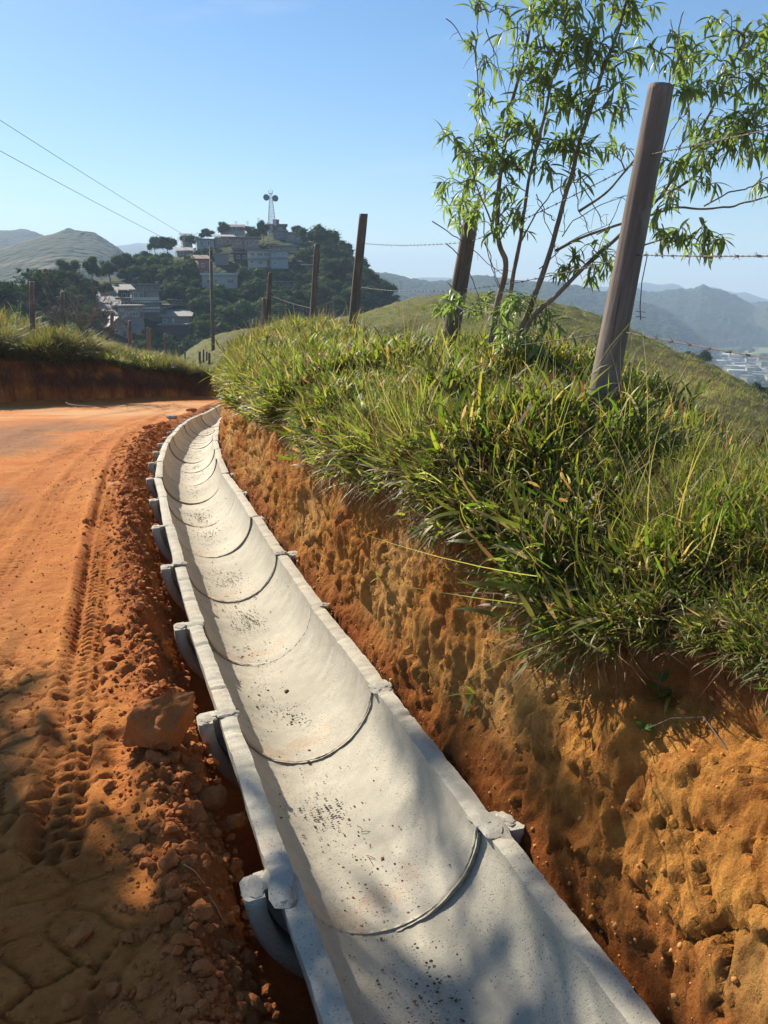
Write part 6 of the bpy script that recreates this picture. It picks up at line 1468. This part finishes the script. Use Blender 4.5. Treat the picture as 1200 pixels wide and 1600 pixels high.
e = far_end[0]; t = thing('utility_pole', 'utility pole outside the photo on the left that carries the two lines', 'utility pole', (e[0], e[1], -.5)); mb = MB(); mb.tube([(0, 0, 0), (0, 0, e[2] + 1.0)], [.14, .10], 10); mb.build('pole', M['post_old'], t, None, True)
wordp = [(50, 440, 8, 25.5, 'thickest grey fence post on the left bank, nearest the photo edge'), (98, 456, 7, 27, 'fence post rising through the bare shrub on the left bank'), (175, 488, 6, 29, 'dark fence post in front of the dirt street'), (203, 501, 6, 31, 'fence post in front of the stepped apartment house'),
         (231, 512, 4, 33, 'pale thin fence post left of the long tan house'), (235, 514, 4, 34, 'dark thin fence post touching the pale one left of the long tan house'), (258, 521, 3.5, 36, 'thin fence post below the blue window of the long tan house')]
for px, py, w, Y, lb in wordp:
    b_ = at(px + 1, py + 110, Y); tp_ = at(px, py, Y); post(lb, b_, tp_, w / 1200 * Y / 2 * 1.02, w / 1200 * Y / 2 * .92, 'post', .01, seed=px, nseg=12, k=12, group='fence posts beyond the left bank')
for px, y0, y1, w, lb in ((281, 540, 562, 4.5, 'dark post standing alone on the left edge of the pasture'), (289, 549, 563, 2.6, 'short thin post right of the lone dark one on the pasture'), (312, 549, 585, 4, 'leftmost tall post of the tight row on the pasture'), (318, 546, 570, 3, 'second post of the tight row on the pasture'), (323, 549, 571, 2.8, 'third post of the tight row on the pasture'), (327, 551, 573, 4, 'last dark post of the tight row, beside the utility pole')):
    p, r0 = on_layer('pasture_hill', px, y1); p = at_r(px, y1 + 5, r0); tp_ = at_r(px, y0, r0); s = r0 / 1200; post(lb, p, tp_, w * s / 2, w * s / 2 * .9, 'post_old', .0, seed=px, nseg=8, k=10, group='small posts on the pasture')
# thin wire along the left fence
P_ = [at(px + 3, py + 14, Y) for px, py, w, Y, lb in wordp]; mb = MB(); mb.tube(np.array(P_), .004, 4); tag(mb.build('fence_wire', M['wire']), 'thin sagging wire along the fence on the left bank', 'wire')

# ---- bare grey shrub on the left bank
def bare(label, px, pyb, Y, h, n_st, seed, lean=0.0):
    p = at(px, pyb, Y); t = thing('bare_shrub', label, 'shrub', tuple(p)); r = np.random.default_rng(seed); mb = MB()
    for _ in range(n_st):
        a = r.uniform(0, 6.283); d = np.array((math.cos(a) * .55 + lean, math.sin(a) * .4, 1.0)); q = np.zeros(3); P_ = [q.copy()]; L = h * r.uniform(.5, 1.05); 
        for i in range(8): d = d + r.normal(0, .16, 3); d /= np.linalg.norm(d); q = q + d * L / 8; P_.append(q.copy())
        P_ = np.array(P_); mb.tube(P_, np.linspace(.013, .004, 9), 5)
        for _ in range(8):
            k_ = r.integers(2, 9); dd = d * .4 + r.normal(0, .6, 3); dd[2] = abs(dd[2]) * .7; dd /= np.linalg.norm(dd); l = L * r.uniform(.12, .34); e_ = P_[k_] + dd * l; mb.tube([P_[k_], P_[k_] + dd * l * .5 + r.normal(0, .01, 3), e_], [.007, .005, .0035], 4)
            for _ in range(2): mb.tube([P_[k_] + dd * l * .6, P_[k_] + dd * l * .6 + r.normal(0, .5, 3) * l * .5], [.0045, .003], 3)
    mb.build('branch', mat_plain('bare_branch', (.22, .18, .15), .8, .2, 9), t)
bare('bare grey leafless shrub on the left bank in front of the dark trees', 128, 520, 25, 1.9, 18, 3, .15)
bare('paler leafless shrub leaning right, beside the fence post in front of the street', 168, 535, 26.5, 1.7, 10, 5, .25)
bare('thin leafless stalks at the left fence post with the shrub', 92, 512, 24.6, 1.3, 6, 7, 0)
t = thing('dead_sticks', 'pale broken branch lying at the foot of the left bank on the shaded road edge', 'branch', tuple(ground_at(118, 636, .02)))
mb = MB(); mb.tube([(-.3, .1, .12), (-.2, .06, .07), (.02, 0, .05), (.5, -.06, .03)], [.016, .018, .016, .008], 6, (.5, .45, .4)); mb.tube([(0, 0, .02), (.1, .05, .04)], [.008, .004], 5); mb.build('stick', mat_plain('dead_wood', (.45, .40, .34), .9), t)
# rubble beside the far end of the channel
for i, (px, py, sz, lb) in enumerate(((268, 656, .10, 'grey rubble stone behind the channel rim at the bend'), (232, 672, .08, 'small grey stone on the road near the bend'), (300, 646, .12, 'reddish lump of earth beside the channel at the bend'), (218, 693, .055, 'red earth lump on the road before the bend'))):
    g = ground_at(px, py, 0); rock('rubble_stone', lb, g[0], g[1], (sz * 1.3, sz, sz * .6), 820 + i, .3, 3, 'mortar' if i < 1 else 'clod')

# ================================================================== HAZE
HZ_TOP, HZ_BOT = 200.0, -95.0
mb = MB(); mb.box(0, 1850, (HZ_TOP + HZ_BOT) / 2, 11000, 7300, HZ_TOP - HZ_BOT); me = mb.mesh('haze')
hm = bpy.data.materials.new('haze'); hm.use_nodes = True; nt_ = hm.node_tree; nt_.nodes.clear(); o_ = nt_.nodes.new('ShaderNodeOutputMaterial'); pv = nt_.nodes.new('ShaderNodeVolumePrincipled')
pv.inputs['Color'].default_value = (.60, .78, 1.0, 1); pv.inputs['Density'].default_value = .00037; pv.inputs['Anisotropy'].default_value = .0
nt_.links.new(pv.outputs[0], o_.inputs['Volume'])
hz = link('haze', me, hm); tag(hz, 'thin bluish morning haze over the valley', 'haze', kind='stuff')
